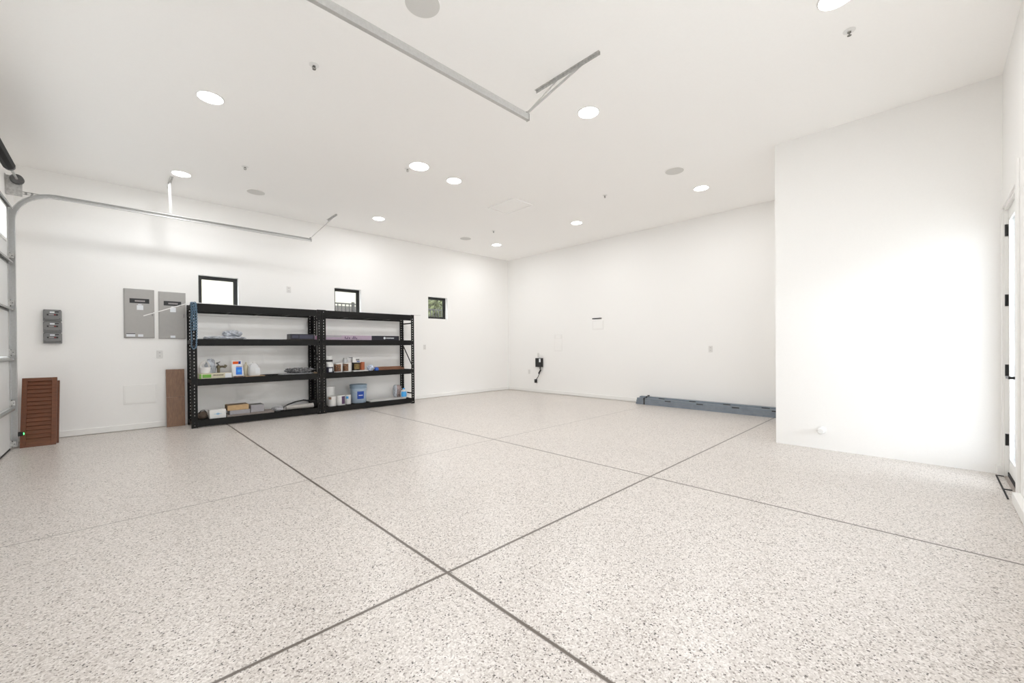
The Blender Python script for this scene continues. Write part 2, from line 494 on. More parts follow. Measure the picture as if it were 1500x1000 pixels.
sw = MB(); q = 0.05
for a, b in ((SX0, SX0 + q), ((SX0 + SX1) / 2 - q / 2, (SX0 + SX1) / 2 + q / 2), (SX1 - q, SX1)):
    sw.box(a, b, YR - 0.11, YR - 0.06, SZ0, SZ1)
sw.box(SX0, SX1, YR - 0.11, YR - 0.06, SZ0, SZ0 + q); sw.box(SX0, SX1, YR - 0.11, YR - 0.06, SZ1 - q, SZ1)
w = struct(sw, 'window_4', 'blackframe')  # unseen window added to brighten the ceiling near the camera
MB().box(SX0 + q, (SX0 + SX1) / 2 - q / 2, YR - 0.087, YR - 0.083, SZ0 + q, SZ1 - q).build('pane', 'glass', w)
MB().box((SX0 + SX1) / 2 + q / 2, SX1 - q, YR - 0.087, YR - 0.083, SZ0 + q, SZ1 - q).build('pane', 'glass', w)

# ------------------------------------------------------------------ glazed door in the right wall
cas = MB()
cy0, cy1 = YR, YR + 0.014
cas.box(DX0 - 0.115, DX0 - 0.004, cy0, cy1, 0.0, DZ + 0.165, 0.003)
cas.box(DX1 + 0.003, XC - 0.002, cy0, cy1, 0.092, DZ + 0.004, 0.003)
cas.box(DX0 - 0.004, XC - 0.002, cy0, cy1, DZ + 0.004, DZ + 0.165, 0.003)
struct(cas, 'trim_1', 'trim')
d = bpy.data.objects.new('door_1', None); COL.objects.link(d); d['kind'] = 'structure'
d.location = (DX0, YR - 0.05, 0)
jb = MB()
jb.box(DX1 - 0.018, DX1, YR - 0.13, YR, 0.012, DZ); jb.box(DX0, DX0 + 0.018, YR - 0.13, YR, 0.012, DZ)
jb.box(DX0 + .018, DX1 - .018, YR - 0.13, YR, DZ - 0.018, DZ)
jb.build('jamb', 'trim', d)
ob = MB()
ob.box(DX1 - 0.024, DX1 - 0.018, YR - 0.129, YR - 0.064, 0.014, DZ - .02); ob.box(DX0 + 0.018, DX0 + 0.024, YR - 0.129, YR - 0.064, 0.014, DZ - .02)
ob.build('outer_stop_shade', 'boxgrey', d)  # grey instead of white trim, imitates shade on the outer jamb
LX0, LX1, LY0, LY1 = DX0 + 0.021, DX1 - 0.021, YR - 0.062, YR - 0.024
LZ0, LZ1 = 0.03, DZ - 0.021
st, gz0, gz1 = 0.115, 0.17, 2.29
lf = MB()
LM = LY1 - 0.013
def frame_boxes(mb, ya, yb):
    mb.box(LX0, LX0 + st, ya, yb, LZ0, LZ1); mb.box(LX1 - st, LX1, ya, yb, LZ0, LZ1)
    mb.box(LX0 + st, LX1 - st, ya, yb, LZ0, gz0); mb.box(LX0 + st, LX1 - st, ya, yb, gz1, LZ1)
frame_boxes(lf, LM, LY1)
leaf = lf.build('door_leaf', 'trim', d)
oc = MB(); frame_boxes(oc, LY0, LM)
oc.build('outer_leaf_shade', 'boxgrey', leaf)  # outer half of the leaf coloured grey to stand in for shade
sp = MB(); q = 0.022
gx0, gx1 = LX0 + st, LX1 - st
sp.box(gx0, gx0 + q, LY1 - .002, LY1 + .008, gz0, gz1); sp.box(gx1 - q, gx1, LY1 - .002, LY1 + .008, gz0, gz1)
sp.box(gx0, gx1, LY1 - .002, LY1 + .008, gz0, gz0 + q); sp.box(gx0, gx1, LY1 - .002, LY1 + .008, gz1 - q, gz1)
sp.build('glazing_stop', 'white', leaf)
MB().box(gx0, gx1, LY1 - .012, LY1 - .006, gz0, gz1).build('glass', 'glass', leaf)
for hz in (2.207, 1.583, 0.958, 0.338):
    hb = MB()
    hb.box(DX1 - 0.0205, DX1 - 0.018, YR - 0.040, YR - 0.004, hz - .052, hz + .052)
    hb.tube([(DX1 - 0.021, YR - 0.010, hz - .052), (DX1 - 0.021, YR - 0.010, hz + .052)], 0.008, 10)
    hb.build('hinge', 'blackplastic', d)
hx = LX0 + 0.055
hd = MB().box(hx - .017, hx + .017, LY1, LY1 + .010, 0.90, 1.075, 0.003)
hdl = hd.build('handle_plate', 'blackplastic', leaf)
lv = MB().tube([(hx, LY1 + .008, 0.93), (hx, LY1 + .060, 0.93)], 0.011, 12)
lv.bar((hx - .01, LY1 + .058, 0.93), (hx + .105, LY1 + .062, 0.93), 0.014, 0.020)
lv.build('lever', 'blackplastic', hdl)
MB().lathe([(0.026, 0), (0.026, 0.018), (0.018, 0.026)], (hx, LY1 + .001, 1.045), 20, 'Y').build('deadbolt', 'blackplastic', leaf)
MB().box(LX0, LX1, LY1, LY1 + .007, 0.014, 0.048).build('door_sweep', 'rubber', leaf)
s = thing('door_sill', 'beige sill plate with black metal edging at the foot of the glazed door', 'door sill', (5.3, -0.45, 0))
MB().box(4.930, 5.697, YR - 0.12, YR + .001, 0.0005, 0.012).build('plate', 'sill', s)
MB().box(4.90, 5.725, YR + .044, YR + .054, 0.0005, 0.006).build('edging', 'rubber', s)
MB().box(5.712, 5.725, YR + .004, YR + .044, 0.0005, 0.006).build('edging', 'rubber', s)
MB().box(5.205, 5.225, YR + .002, YR + .044, 0.0005, 0.006).build('edging', 'rubber', s)

# ================================================================== CEILING FIXTURES
def downlight(x, y, label, r=0.098, k=1.0):
    t = thing('recessed_light', label, 'ceiling light', (x, y, H), 'recessed ceiling lights')
    ring = MB()
    n = 32
    ring.lathe([(r + 0.014, -0.0005), (r + 0.013, -0.004), (r + 0.006, -0.009), (r, -0.009)], (x, y, H), n)
    ring.build('trim_ring', 'white', t, True)
    MB().lathe([(r + .005, -0.0095), (r * 0.6, -0.013), (0.004, -0.014)], (x, y, H), n).build('lens', 'lens', t, True)
    ld = bpy.data.lights.new('downlight_beam', 'AREA')
    ld.shape = 'DISK'; ld.size = r * 2; ld.energy = DOWNLIGHT_W * k; ld.color = DOWNLIGHT_COL
    lo = bpy.data.objects.new('downlight_beam', ld); COL.objects.link(lo)
    lo.location = (0, 0, -0.018); lo.parent = t
    return t
downlight(0.67, 4.865, 'lit recessed ceiling light standing alone at the upper left, in front of the wall track')
downlight(0.66, 7.255, 'lit recessed ceiling light right beside the steel ceiling bracket of the wall-side track')
downlight(3.56, 7.250, 'lit recessed ceiling light along the window wall, above the middle small window')
downlight(2.939, 4.794, 'larger lit round ceiling light with a sprinkler head touching its left side', 0.120, 1.0)
downlight(3.56, 4.858, 'lit recessed ceiling light between the larger round light and the ceiling hatch')
downlight(6.515, 7.212, 'lit recessed ceiling light closest to the far corner of the room')
downlight(6.53, 4.866, 'lit recessed ceiling light near the back wall, right of the ceiling hatch')
downlight(3.552, 2.485, 'lit recessed ceiling light just right of the free-hanging track end')
downlight(6.523, 2.477, 'lit recessed ceiling light beside the round grille next to the white bump-out wall')
downlight(3.659, 0.458, 'lit recessed ceiling light cut off by the top edge of the picture')
downlight(0.66, 2.47, 'lit recessed ceiling light behind the camera, outside the picture')
downlight(0.66, 0.46, 'lit recessed ceiling light over the camera corner, outside the picture')

for x, y, lab in ((1.579, 2.512, 'round grey ceiling speaker grille cut by the top edge, right of the hanging track'),
                  (1.573, 7.319, 'round grey ceiling speaker grille above the wall-side track, over the left shelving unit'),
                  (5.633, 7.270, 'round grey ceiling speaker grille near the far corner, over the window wall'),
                  (5.614, 2.491, 'round grey ceiling speaker grille close to the white bump-out wall')):
    t = thing('ceiling_speaker', lab, 'ceiling speaker', (x, y, H), 'round ceiling speaker grilles')
    MB().lathe([(0.128, -0.0005), (0.128, -0.006), (0.121, -0.007)], (x, y, H), 40).build('rim', 'ceil', t, True)
    MB().lathe([(0.121, -0.0072), (0.05, -0.009), (0.004, -0.0095)], (x, y, H), 40).build('grille', 'grille', t, True)

def sprinkler(x, y, label):
    t = thing('fire_sprinkler', label, 'sprinkler', (x, y, H), 'ceiling fire sprinklers')
    MB().lathe([(0.040, -0.0005), (0.040, -0.003), (0.026, -0.007), (0.014, -0.009)], (x, y, H), 20).build('escutcheon', 'white', t, True)
    MB().lathe([(0.012, -0.010), (0.012, -0.018), (0.009, -0.021)], (x, y, H), 12).build('body', 'sprinkler', t, True)
    fm = MB()
    fm.tube([(x - .010, y, H - .018), (x - .016, y, H - .026), (x - .010, y, H - .034), (x, y, H - .037), (x + .010, y, H - .034), (x + .016, y, H - .026), (x + .010, y, H - .018)], 0.0025, 6)
    fm.build('frame_arms', 'sprinkler', t)
    df = MB().lathe([(0.014, -0.039), (0.014, -0.0375), (0.004, -0.0365)], (x, y, H), 14)
    df.build('deflector', 'sprinkler', t)
sprinkler(1.240, 3.702, 'metal fire sprinkler head on the ceiling, upper left, nearest the hanging track')
sprinkler(1.252, 6.404, 'metal fire sprinkler head beyond the wall-side track, in front of a speaker grille')
sprinkler(2.868, 4.975, 'metal fire sprinkler head against the left of the larger round light')
sprinkler(5.704, 6.403, 'metal fire sprinkler head near the far corner, right above the last light')
sprinkler(5.694, 3.675, 'small metal fire sprinkler head right of the ceiling hatch')
sprinkler(4.120, 0.437, 'metal fire sprinkler head at the upper right, under the cut-off light')

hx0, hx1, hy0, hy1 = 4.680, 5.155, 4.765, 5.405
t = thing('ceiling_hatch', 'white square access hatch in the ceiling between the lights', 'ceiling hatch', ((hx0 + hx1) / 2, (hy0 + hy1) / 2, H))
fr = MB(); w = 0.022
fr.box(hx0, hx1, hy0, hy0 + w, H - .016, H - .0005, .003); fr.box(hx0, hx1, hy1 - w, hy1, H - .016, H - .0005, .003)
fr.box(hx0, hx0 + w, hy0 + w, hy1 - w, H - .016, H - .0005, .003); fr.box(hx1 - w, hx1, hy0 + w, hy1 - w, H - .016, H - .0005, .003)
fr.build('frame', 'ceil', t)
MB().box(hx0 + w + .008, hx1 - w - .008, hy0 + w + .008, hy1 - w - .008, H - .010, H - .0005).build('panel', 'ceil', t)

# ================================================================== GARAGE DOOR AND ITS HARDWARE
TZ = 3.165                 # height of the level tracks
gd = thing('garage_door', 'closed white sectional garage door with steel struts and a window row at the left edge', 'garage door', (XG - 0.03, GY1, 0))
secs = [(0.025, 0.52), (0.52, 1.13), (1.13, 1.73), (1.73, 2.30), (2.30, 2.98)]
GX0, GX1 = XG - 0.030, XG + 0.020
DY0, DY1 = GY0 + 0.02, GY1 - 0.02
for i, (z0, z1) in enumerate(secs):
    if i < 4:
        mb = MB().box(GX0, GX1, DY0, DY1, z0 + .003, z1 - .003, 0.004)
        s_ = mb.build('door_section', 'doorwhite', gd)
    else:
        mb = MB()
        wz0, wz1 = 2.50, 2.92
        mb.box(GX0, GX1, DY0, DY1, z0 + .003, wz0); mb.box(GX0, GX1, DY0, DY1, wz1, z1 - .003)
        cur = DY1
        wins = []
        k = 0
        while cur - 0.87 > DY0:
            mb.box(GX0, GX1, cur - 0.16, cur, wz0, wz1)
            wins.append((cur - 0.16 - 0.70, cur - 0.16))
            cur -= 0.86
        mb.box(GX0, GX1, DY0, cur, wz0, wz1)
        s_ = mb.build('door_section', 'doorwhite', gd)
        for a, b in wins:
            f = MB(); q = 0.028
            f.box(GX1, GX1 + .010, a, b, wz0, wz0 + q); f.box(GX1, GX1 + .010, a, b, wz1 - q, wz1)
            f.box(GX1, GX1 + .010, a, a + q, wz0 + q, wz1 - q); f.box(GX1, GX1 + .010, b - q, b, wz0 + q, wz1 - q)
            f.box(GX1 - .012, GX1 + .004, (a + b) / 2 - .008, (a + b) / 2 + .008, wz0 + q, wz1 - q)
            wf = f.build('window_frame', 'white', s_)
            MB().box(GX0 + .018, GX0 + .023, a, b, wz0, wz1).build('pane', 'glass', wf)
    # horizontal strut at the top of the section
    sb = MB()
    zt = z1 - 0.01 if i < 4 else z1 - 0.03
    sb.box(GX1, GX1 + 0.038, DY0 + .02, DY1 - .02, zt - .012, zt - .009)
    sb.box(GX1, GX1 + 0.003, DY0 + .02, DY1 - .02, zt - .046, zt - .012)
    sb.box(GX1 + .035, GX1 + .038, DY0 + .02, DY1 - .02, zt - .030, zt - .012)
    sb.build('strut', 'strut', s_)
    # end stile and roller hinge
    es = MB().box(GX1, GX1 + .004, DY1 - .085, DY1 - .002, z0 + .01, z1 - .055)
    es.build('end_stile', 'galv', s_)
    hg = MB()
    zc = z0 + 0.05
    hg.box(GX1 + .004, GX1 + .012, DY1 - .075, DY1 - .018, zc - .045, zc + .045)
    hg.box(GX1 + .012, GX1 + .045, DY1 - .060, DY1 - .054, zc - .028, zc + .028)
    hg.box(GX1 + .012, GX1 + .045, DY1 - .030, DY1 - .024, zc - .028, zc + .028)
    hi = hg.build('roller_hinge', 'steelgrey', s_)
    MB().tube([(GX1 + .034, DY1 - .065, zc), (GX1 + .034, DY1 + .034, zc)], 0.0055, 8).build('roller_stem', 'darksteel', hi)
    for dz in (-.032, .032):
        MB().lathe([(.008, 0), (.008, .006), (.004, .008)], (GX1 + .012, DY1 - .045, zc + dz), 8, 'X').build('bolt', 'darksteel', hi)
# centre stiles
for yy in (2.0, 3.2, 4.4):
    for i, (z0, z1) in enumerate(secs[:4]):
        MB().box(GX1, GX1 + .003, DY1 - yy - .03, DY1 - yy + .03, z0 + .01, z1 - .056).build('centre_stile', 'galv', gd)
MB().box(GX0 + .008, GX1 - .004, DY0, DY1, 0.001, 0.026).build('bottom_seal', 'rubber', gd)
st_ = MB().box(GX1 + .0003, GX1 + .0012, 6.90, 7.16, 0.84, 1.08).build('warning_sticker', 'sticker', gd)
MB().box(GX1 + .0012, GX1 + .0018, 6.93, 7.14, 1.03, 1.058).build('sticker_print', 'stickblue', st_)
MB().box(GX1 + .0012, GX1 + .0018, 7.10, 7.14, 0.86, 0.97).build('sticker_print', 'red', st_)
MB().box(GX1 + .0012, GX1 + .0018, 6.93, 7.08, 0.99, 1.002).build('sticker_print', 'stickblue', st_)

def channel(mb, path, side, depth=0.030, width=0.052, th=0.0025):
    # C-shaped track section swept along path (list of (x, z)) in plane y; open toward `side`
    y0, y1 = path['y'], path['y'] + side * depth
    pts = path['pts']
    n = len(pts)
    prof = [(0, width / 2 - .010, 1), (0, 0, 0)]
    def nrm(i):
        a = pts[max(i - 1, 0)]; b = pts[min(i + 1, n - 1)]
        t = Vector((b[0] - a[0], b[1] - a[1])).normalized()
        return Vector((-t.y, t.x))
    # cross-section polygon in (normal offset, y)
    w = width / 2
    poly = [(-w, y1), (-w, y0), (w, y0), (w, y1), (w - .008, y1), (w - .008, y1 - side * th), (w - th, y1 - side * th), (w - th, y0 + side * th), (-w + th, y0 + side * th), (-w + th, y1 - side * th), (-w + .008, y1 - side * th), (-w + .008, y1)]
    rings = []
    for i in range(n):
        N_ = nrm(i)
        rings.append([mb.bm.verts.new(Vector((pts[i][0] + N_.x * o, yy, pts[i][1] + N_.y * o))) for o, yy in poly])
    for A, B in zip(rings, rings[1:]):
        for k in range(len(poly)):
            mb.bm.faces.new((A[k], A[(k + 1) % len(poly)], B[(k + 1) % len(poly)], B[k]))
    mb.bm.faces.new(rings[0]); mb.bm.faces.new(list(reversed(rings[-1])))
    return mb

def track_set(name, label, y, side, xend, iron_y, strut_ys, mid_hanger):
    t = thing(name, label, 'garage door track', (XG + .06, y, 0))
    xv = XG + 0.048
    rad = 0.365
    zc = TZ - rad
    channel(MB(), {'y': y, 'pts': [(xv, 0.03), (xv, 1.0), (xv, 2.0), (xv, zc - .02)]}, side).build('vertical_track', 'galv', t)
    arc = [(xv, zc - .02)] + [(xv + rad - rad * math.cos(a), zc + rad * math.sin(a)) for a in [R(x) for x in range(0, 91, 9)]] + [(xv + rad + .06, TZ)]
    channel(MB(), {'y': y, 'pts': arc}, side).build('curved_track', 'galv', t, True)
    channel(MB(), {'y': y, 'pts': [(xv + rad + .06, TZ), (1.2, TZ), (xend, TZ)]}, side).build('level_track', 'galv', t)
    # wall angle beside the vertical track and the perforated angle up to the curve
    wy = y - side * 0.002
    wa = MB().box(XG + .001, XG + .004, min(wy, wy - side * .055), max(wy, wy - side * .055), 0.02, 2.95)
    wa.box(XG + .001, XG + .060, wy - .002, wy + .001, 0.02, 2.95)
    wa.build('wall_angle', 'galv', t)
    for z in (0.25, 0.95, 1.6, 2.25, 2.8):
        b = MB().box(XG + .004, xv + .01, wy - side * .006 - .003, wy - side * .006 + .001, z - .02, z + .02)
        b.lathe([(.010, 0), (.010, .008), (.005, .011)], (XG + .004, wy - side * .03, z), 8, 'X')
        b.build('track_bracket', 'steelgrey', t)
    pa = MB()
    zz = TZ - .010
    a0, a1 = XG + .002, XG + 0.44
    nseg = 9
    step = (a1 - a0) / nseg
    for k in range(nseg):
        pa.box(a0 + k * step, a0 + k * step + step * .45, y - side * .003 - .001, y - side * .003 + .001, zz - .018, zz + .018)
    pa.box(a0, a1, y - side * .003 - .001, y - side * .003 + .001, zz + .008, zz + .018)
    pa.box(a0, a1, y - side * .003 - .001, y - side * .003 + .001, zz - .018, zz - .008)
    pa.box(a0, a1, min(y - side * .003, y - side * .033), max(y - side * .003, y - side * .033), zz + .016, zz + .018)
    pa.build('perforated_angle', 'steelgrey', t)
    # end hanger: ceiling iron + struts
    ix = 2.885
    i0, i1 = iron_y
    ci = MB().box(ix - .012, ix + .014, i0, i1, H - .003, H - .0005); ci.box(ix + .012, ix + .014, i0, i1, H - .026, H - .003)
    ci.build('ceiling_angle', 'steelgrey', t)
    for sy in strut_ys:
        MB().bar((xend - .02, y + side * .016, TZ + .026), (ix + .012, sy, H - .018), 0.032, 0.003, (1, 0, 0)).build('hanger_strut', 'galv', t)
    MB().lathe([(.011, 0), (.011, .010), (.005, .014)], (xend - .02, y + side * .020, TZ + .03), 8, 'Z').build('bolt', 'darksteel', t)
    MB().box(xend - .006, xend + .004, min(y, y + side * .032), max(y, y + side * .032), TZ - .03, TZ + .03).build('end_stop', 'steelgrey', t)
    if mid_hanger:
        mx, m0, m1, my = mid_hanger
        ci = MB().box(mx - .018, mx + .018, m0, m1, H - .003, H - .0005); ci.box(mx - .018, mx - .015, m0, m1, H - .045, H - .003)
        ci.build('ceiling_angle', 'steelgrey', t)
        MB().bar((mx + .012, y + side * .016, TZ + .026), (mx - .012, my, H - .02), 0.034, 0.003, (0, 1, 0)).build('hanger_strut', 'galv', t)
    return t
TYL = 7.825
track_set('door_track', 'curved galvanised garage door track along the window wall', TYL, -1, 2.54, (7.53, 7.99), (7.70,), (0.575, 7.46, 7.93, 7.70))
track_set('door_track', 'galvanised track hanging from the ceiling in mid room with a splayed end bracket', 2.386, 1, 2.545, (1.906, 2.624), (2.10, 2.36), (-0.1, 1.9, 2.4, 2.2))

ts = thing('torsion_spring', 'black torsion spring on its shaft with cable drum above the garage door', 'torsion spring', (XG + .1, 6.9, 3.3))
SX, SZ = XG + 0.097, 3.290
sp = MB()
sp.tube([(SX, 3.0, SZ), (SX, 7.80, SZ)], 0.0127, 10)
sp.build('shaft', 'galv', ts, True)
coil = []
rr, n0 = 0.046, 7.22
for k in range(120 * 8):
    a = 2 * math.pi * k / 8
    coil.append((SX + rr * math.cos(a), n0 - k * (1.75 / 960), SZ + rr * math.sin(a)))
MB().tube(coil, 0.0072, 5).build('coil', 'blackplastic', ts, True)
MB().lathe([(.030, 0), (.046, .012), (.046, .055), (.026, .070)], (SX, 7.215, SZ), 20, 'Y').build('winding_cone', 'darksteel', ts, True)
dr = MB().lathe([(.054, 0), (.057, .005), (.046, .009), (.046, .045), (.058, .048), (.058, .055), (.020, .059)], (SX, 7.725, SZ), 28, 'Y')
dr.build('cable_drum', 'darksteel', ts, True)
pl = MB().box(XG + .002, SX + .036, 7.800, 7.804, SZ - .19, SZ + .05)
pl.box(XG + .002, XG + .006, 7.755, 7.800, SZ - .19, SZ + .05)
pl.box(SX - .030, SX + .036, 7.772, 7.800, SZ - .19, SZ - .185)
pl.build('bearing_plate', 'steelgrey', ts)

ss = thing('safety_sensor', 'small black photo-eye sensor with a glowing green light on the track foot', 'door sensor', (XG + .1, TYL, 0.1))
MB().box(XG + .074, XG + .078, TYL - .085, TYL + .002, 0.150, 0.220).build('bracket', 'galv', ss)
MB().box(XG + .078, XG + .122, TYL - .088, TYL - .050, 0.160, 0.208, 0.006).build('housing', 'blackplastic', ss)
MB().lathe([(.011, 0), (.011, .004), (.004, .007)], (XG + .122, TYL - .069, 0.185), 14, 'X').build('indicator_light', 'greenled', ss, True)

# ================================================================== LEFT WALL
def louver_panel(x0, x1, y0, z1, label, tilt, dy):
    # built upright with its foot at origin, then leaned back against the wall
    t = thing('louvered_shutter', label, 'shutter', (x0, y0, 0), 'wooden shutters leaning by the garage door')
    w = x1 - x0; th = 0.030
    mt = Matrix.Translation((x0, y0, 0)) @ Matrix.Rotation(-tilt, 4, 'X')
    sw = 0.045
    f = MB()
    f.box(0, sw, 0, th, 0, z1, .002, mt)
    f.build('stile', 'louver', t)
    MB().box(w - sw, w, 0, th, 0, z1, .002, mt).build('stile', 'louver', t)
    MB().box(sw, w - sw, 0, th, z1 - .045, z1, .002, mt).build('rail', 'louver', t)
    MB().box(sw, w - sw, 0, th, 0, .055, .002, mt).build('rail', 'louver', t)
    n = 15
    pitch = (z1 - .10) / n
    sl = MB()
    for k in range(n):
        zc = .055 + (k + .5) * pitch
        m2 = mt @ Matrix.Translation((0, th / 2, zc)) @ Matrix.Rotation(R(-15), 4, 'X')
        sl.box(sw, w - sw, -.005, .005, -pitch * .52, pitch * .52, 0.001, m2)
    sl.build('slats', 'louver', t)
    return t
louver_panel(-0.872, -0.572, 7.815, 0.885, 'reddish brown louvered wooden shutter, front one of the leaning pair', R(16), 0)
louver_panel(-0.870, -0.556, 7.915, 0.835, 'reddish brown louvered wooden shutter mostly hidden behind the front one', R(16), 0)

bd = thing('wooden_board', 'plain brown wooden board leaning on the wall left of the shelving', 'board', (0.65, 8.2, 0))
mt = Matrix.Translation((0.542, 8.235, 0)) @ Matrix.Rotation(R(-5.5), 4, 'X')
MB().box(0, 0.224, 0, 0.022, 0, 0.46, .001, mt).build('lower_piece', 'board', bd)
MB().box(0, 0.226, 0, 0.022, 0.462, 0.895, .001, mt).build('upper_piece', 'board', bd)

def breaker_panel(x0, x1, z0, z1, label, extra):
    t = thing('breaker_panel', label, 'electrical panel', ((x0 + x1) / 2, YL, z0), 'grey electrical panels')
    MB().box(x0, x1, YL - .012, YL - .0005, z0, z1, .002).build('trim_plate', 'panelgrey', t)
    dr = MB().box(x0 + .012, x1 - .012, YL - .022, YL - .012, z0 + .012, z1 - .012, .002).build('door', 'panelgrey', t)
    w = x1 - x0
    lb = MB().box(x0 + w * .19, x1 - w * .17, YL - .0235, YL - .022, z1 - .215, z1 - .145).build('black_nameplate', 'blackplastic', dr)
    pr = MB()
    for k in range(8):
        a = x0 + w * .36 + k * .0145
        pr.box(a, a + .011, YL - .0242, YL - .0235, z1 - .192, z1 - .170)
    pr.build('print', 'lettergrey', dr)
    s1 = MB().box(x0 + w * .42, x0 + w * .63, YL - .0232, YL - .022, z1 - .315, z1 - .245).build('paper_label', 'label', dr)
    MB().box(x0 + w * .46, x0 + w * .58, YL - .0232, YL - .022, z1 - .240, z1 - .228).build('label_strip', 'label', dr)
    if extra == 2:
        MB().box(x0 + w * .08, x0 + w * .36, YL - .0232, YL - .022, z0 + .022, z0 + .060).build('paper_label', 'label', dr)
        MB().box(x0 + w * .08, x0 + w * .36, YL - .0236, YL - .022, z0 + .060, z0 + .070).build('label_band', 'blackplastic', dr)
        MB().box(x0 + w * .45, x0 + w * .62, YL - .0232, YL - .022, z0 + .022, z0 + .058).build('paper_label', 'label', dr)
    else:
        MB().box(x0 + w * .42, x0 + w * .60, YL - .0232, YL - .022, z0 + .015, z0 + .050).build('paper_label', 'label', dr)
    MB().box(x1 - .030, x1 - .020, YL - .026, YL - .022, (z0 + z1) / 2 - .03, (z0 + z1) / 2 + .03, .001).build('latch', 'boxgrey', dr)
breaker_panel(0.073, 0.418, 1.379, 2.121, 'grey electrical panel on the left, with three paper labels', 2)
breaker_panel(0.464, 0.797, 1.372, 2.108, 'grey electrical panel next to the shelving, crossed by the white strip', 1)

for z0, z1, lab in ((1.602, 1.757, 'grey disconnect box with a black slot, topmost of three'), (1.449, 1.597, 'grey disconnect box with a black slot, middle of three'),
                    (1.298, 1.444, 'grey disconnect box with a black slot, lowest of three')):
    t = thing('disconnect_box', lab, 'electrical box', (-0.627, YL, z0), 'stacked grey disconnect boxes')
    x0, x1 = -0.712, -0.543
    MB().box(x0, x1, YL - .050, YL - .0005, z0, z1 - .012, .004).build('case', 'boxgrey', t)
    cv = MB().box(x0 + .003, x1 - .003, YL - .066, YL - .050, z0 + .022, z1, .006).build('cover', 'boxgrey', t)
    zc = (z0 + z1) / 2
    MB().box(x0 + .035, x1 - .032, YL - .068, YL - .066, zc - .004, zc + .018, .001).build('slot', 'blackplastic', cv)
    MB().box(x0 + .052, x1 - .070, YL - .0692, YL - .068, zc + .001, zc + .013).build('print', 'lettergrey', cv)
    MB().box(x0 + .100, x0 + .117, YL - .0700, YL - .068, zc + .002, zc + .013).build('red_switch', 'red', cv)
    MB().box(x0 + .062, x0 + .105, YL - .0672, YL - .066, zc + .030, zc + .050).build('paper_label', 'label', cv)
    MB().box(x0 + .108, x1 - .026, YL - .0675, YL - .066, zc + .040, zc + .054).build('black_label', 'blackplastic', cv)
    for sx in (x0 + .016, x1 - .016):
        for sz in (z0 + .034, z1 - .012):
            MB().lathe([(.006, 0), (.005, -.003)], (sx, YL - .066, sz), 10, 'Y').build('screw', 'darksteel', cv)

ap = thing('access_cover', 'blank white access cover low on the left wall, under the panels', 'access cover', (0.245, YL, 0.39))
MB().box(0.062, 0.430, YL - .010, YL - .0005, 0.385, 0.672, .002).build('frame', 'boxpaint', ap)
MB().box(0.078, 0.414, YL - .014, YL - .010, 0.401, 0.656, .001).build('cover', 'trim', ap)

def outlet(plane, u, z, label, w=0.072, h=0.116, blank=False, kind='wall_outlet', cat='wall outlet', group='white wall outlets'):
    loc = (u, YL, z) if plane == 'L' else (XB, u, z)
    t = thing(kind, label, cat, loc, group)
    def bx(mb, du0, du1, d0, d1, z0, z1, bev=0):
        if plane == 'L': return mb.box(u + du0, u + du1, YL - d1, YL - d0, z0, z1, bev)
        return mb.box(XB - d1, XB - d0, u + du0, u + du1, z0, z1, bev)
    bx(MB(), -w / 2, w / 2, .0005, .007, z - h / 2, z + h / 2, .002).build('cover_plate', 'outlet', t)
    if not blank:
        for dz in (-.026, .026):
            s_ = bx(MB(), -.018, .018, .007, .0095, z + dz - .017, z + dz + .017, .001).build('socket', 'outlet', t)
            mb = MB()
            bx(mb, -.008, -.005, .0095, .0100, z + dz - .006, z + dz + .008); bx(mb, .005, .008, .0095, .0100, z + dz - .006, z + dz + .008)
            mb.build('slots', 'slot', s_)
    return t
outlet('L', 0.475, 1.130, 'white wall outlet below the electrical panels, above the leaning board')
outlet('L', 2.313, 2.307, 'white wall outlet high on the left wall, between the first two windows')
outlet('L', 5.230, 1.215, 'white wall outlet on the left wall, right of the shelving, below the last window')
outlet('B', 2.875, 1.135, 'white wall outlet alone on the right half of the back wall')
outlet('B', 7.225, 0.985, 'white wall outlet directly above the black charger box')
outlet('B', 7.56, 0.53, 'white blank wall plate low beside the far corner', blank=True, kind='wall_plate', cat='wall plate', group=None)

# ================================================================== BACK WALL
t = thing('wall_cabinet_cover', 'white recessed wall box with a raised panel, above the black charger', 'wall box', (XB, 6.54, 1.09))
MB().box(XB - .010, XB - .0005, 6.410, 6.672, 1.085, 1.512, .002).build('frame', 'boxpaint', t)
MB().box(XB - .016, XB - .010, 6.430, 6.652, 1.105, 1.395, .002).build('door', 'paint', t)
MB().box(XB - .016, XB - .010, 6.470, 6.610, 1.410, 1.490, .002).build('upper_panel', 'paint', t)
MB().lathe([(.010, 0), (.008, -.008)], (XB - .016, 6.625, 1.26), 12, 'X').build('knob', 'trim', t, True)
t = thing('wall_box', 'white flush wall box with a black slot above it on the back wall', 'wall box', (XB, 5.36, 1.6))
MB().box(XB - .008, XB - .0005, 5.205, 5.512, 1.585, 1.800, .002).build('frame', 'boxpaint', t)
MB().box(XB - .012, XB - .008, 5.235, 5.482, 1.615, 1.775, .001).build('cover', 'paint', t)
MB().box(XB - .014, XB - .0005, 5.262, 5.512, 1.835, 1.857, .002).build('black_slot', 'blackplastic', t)

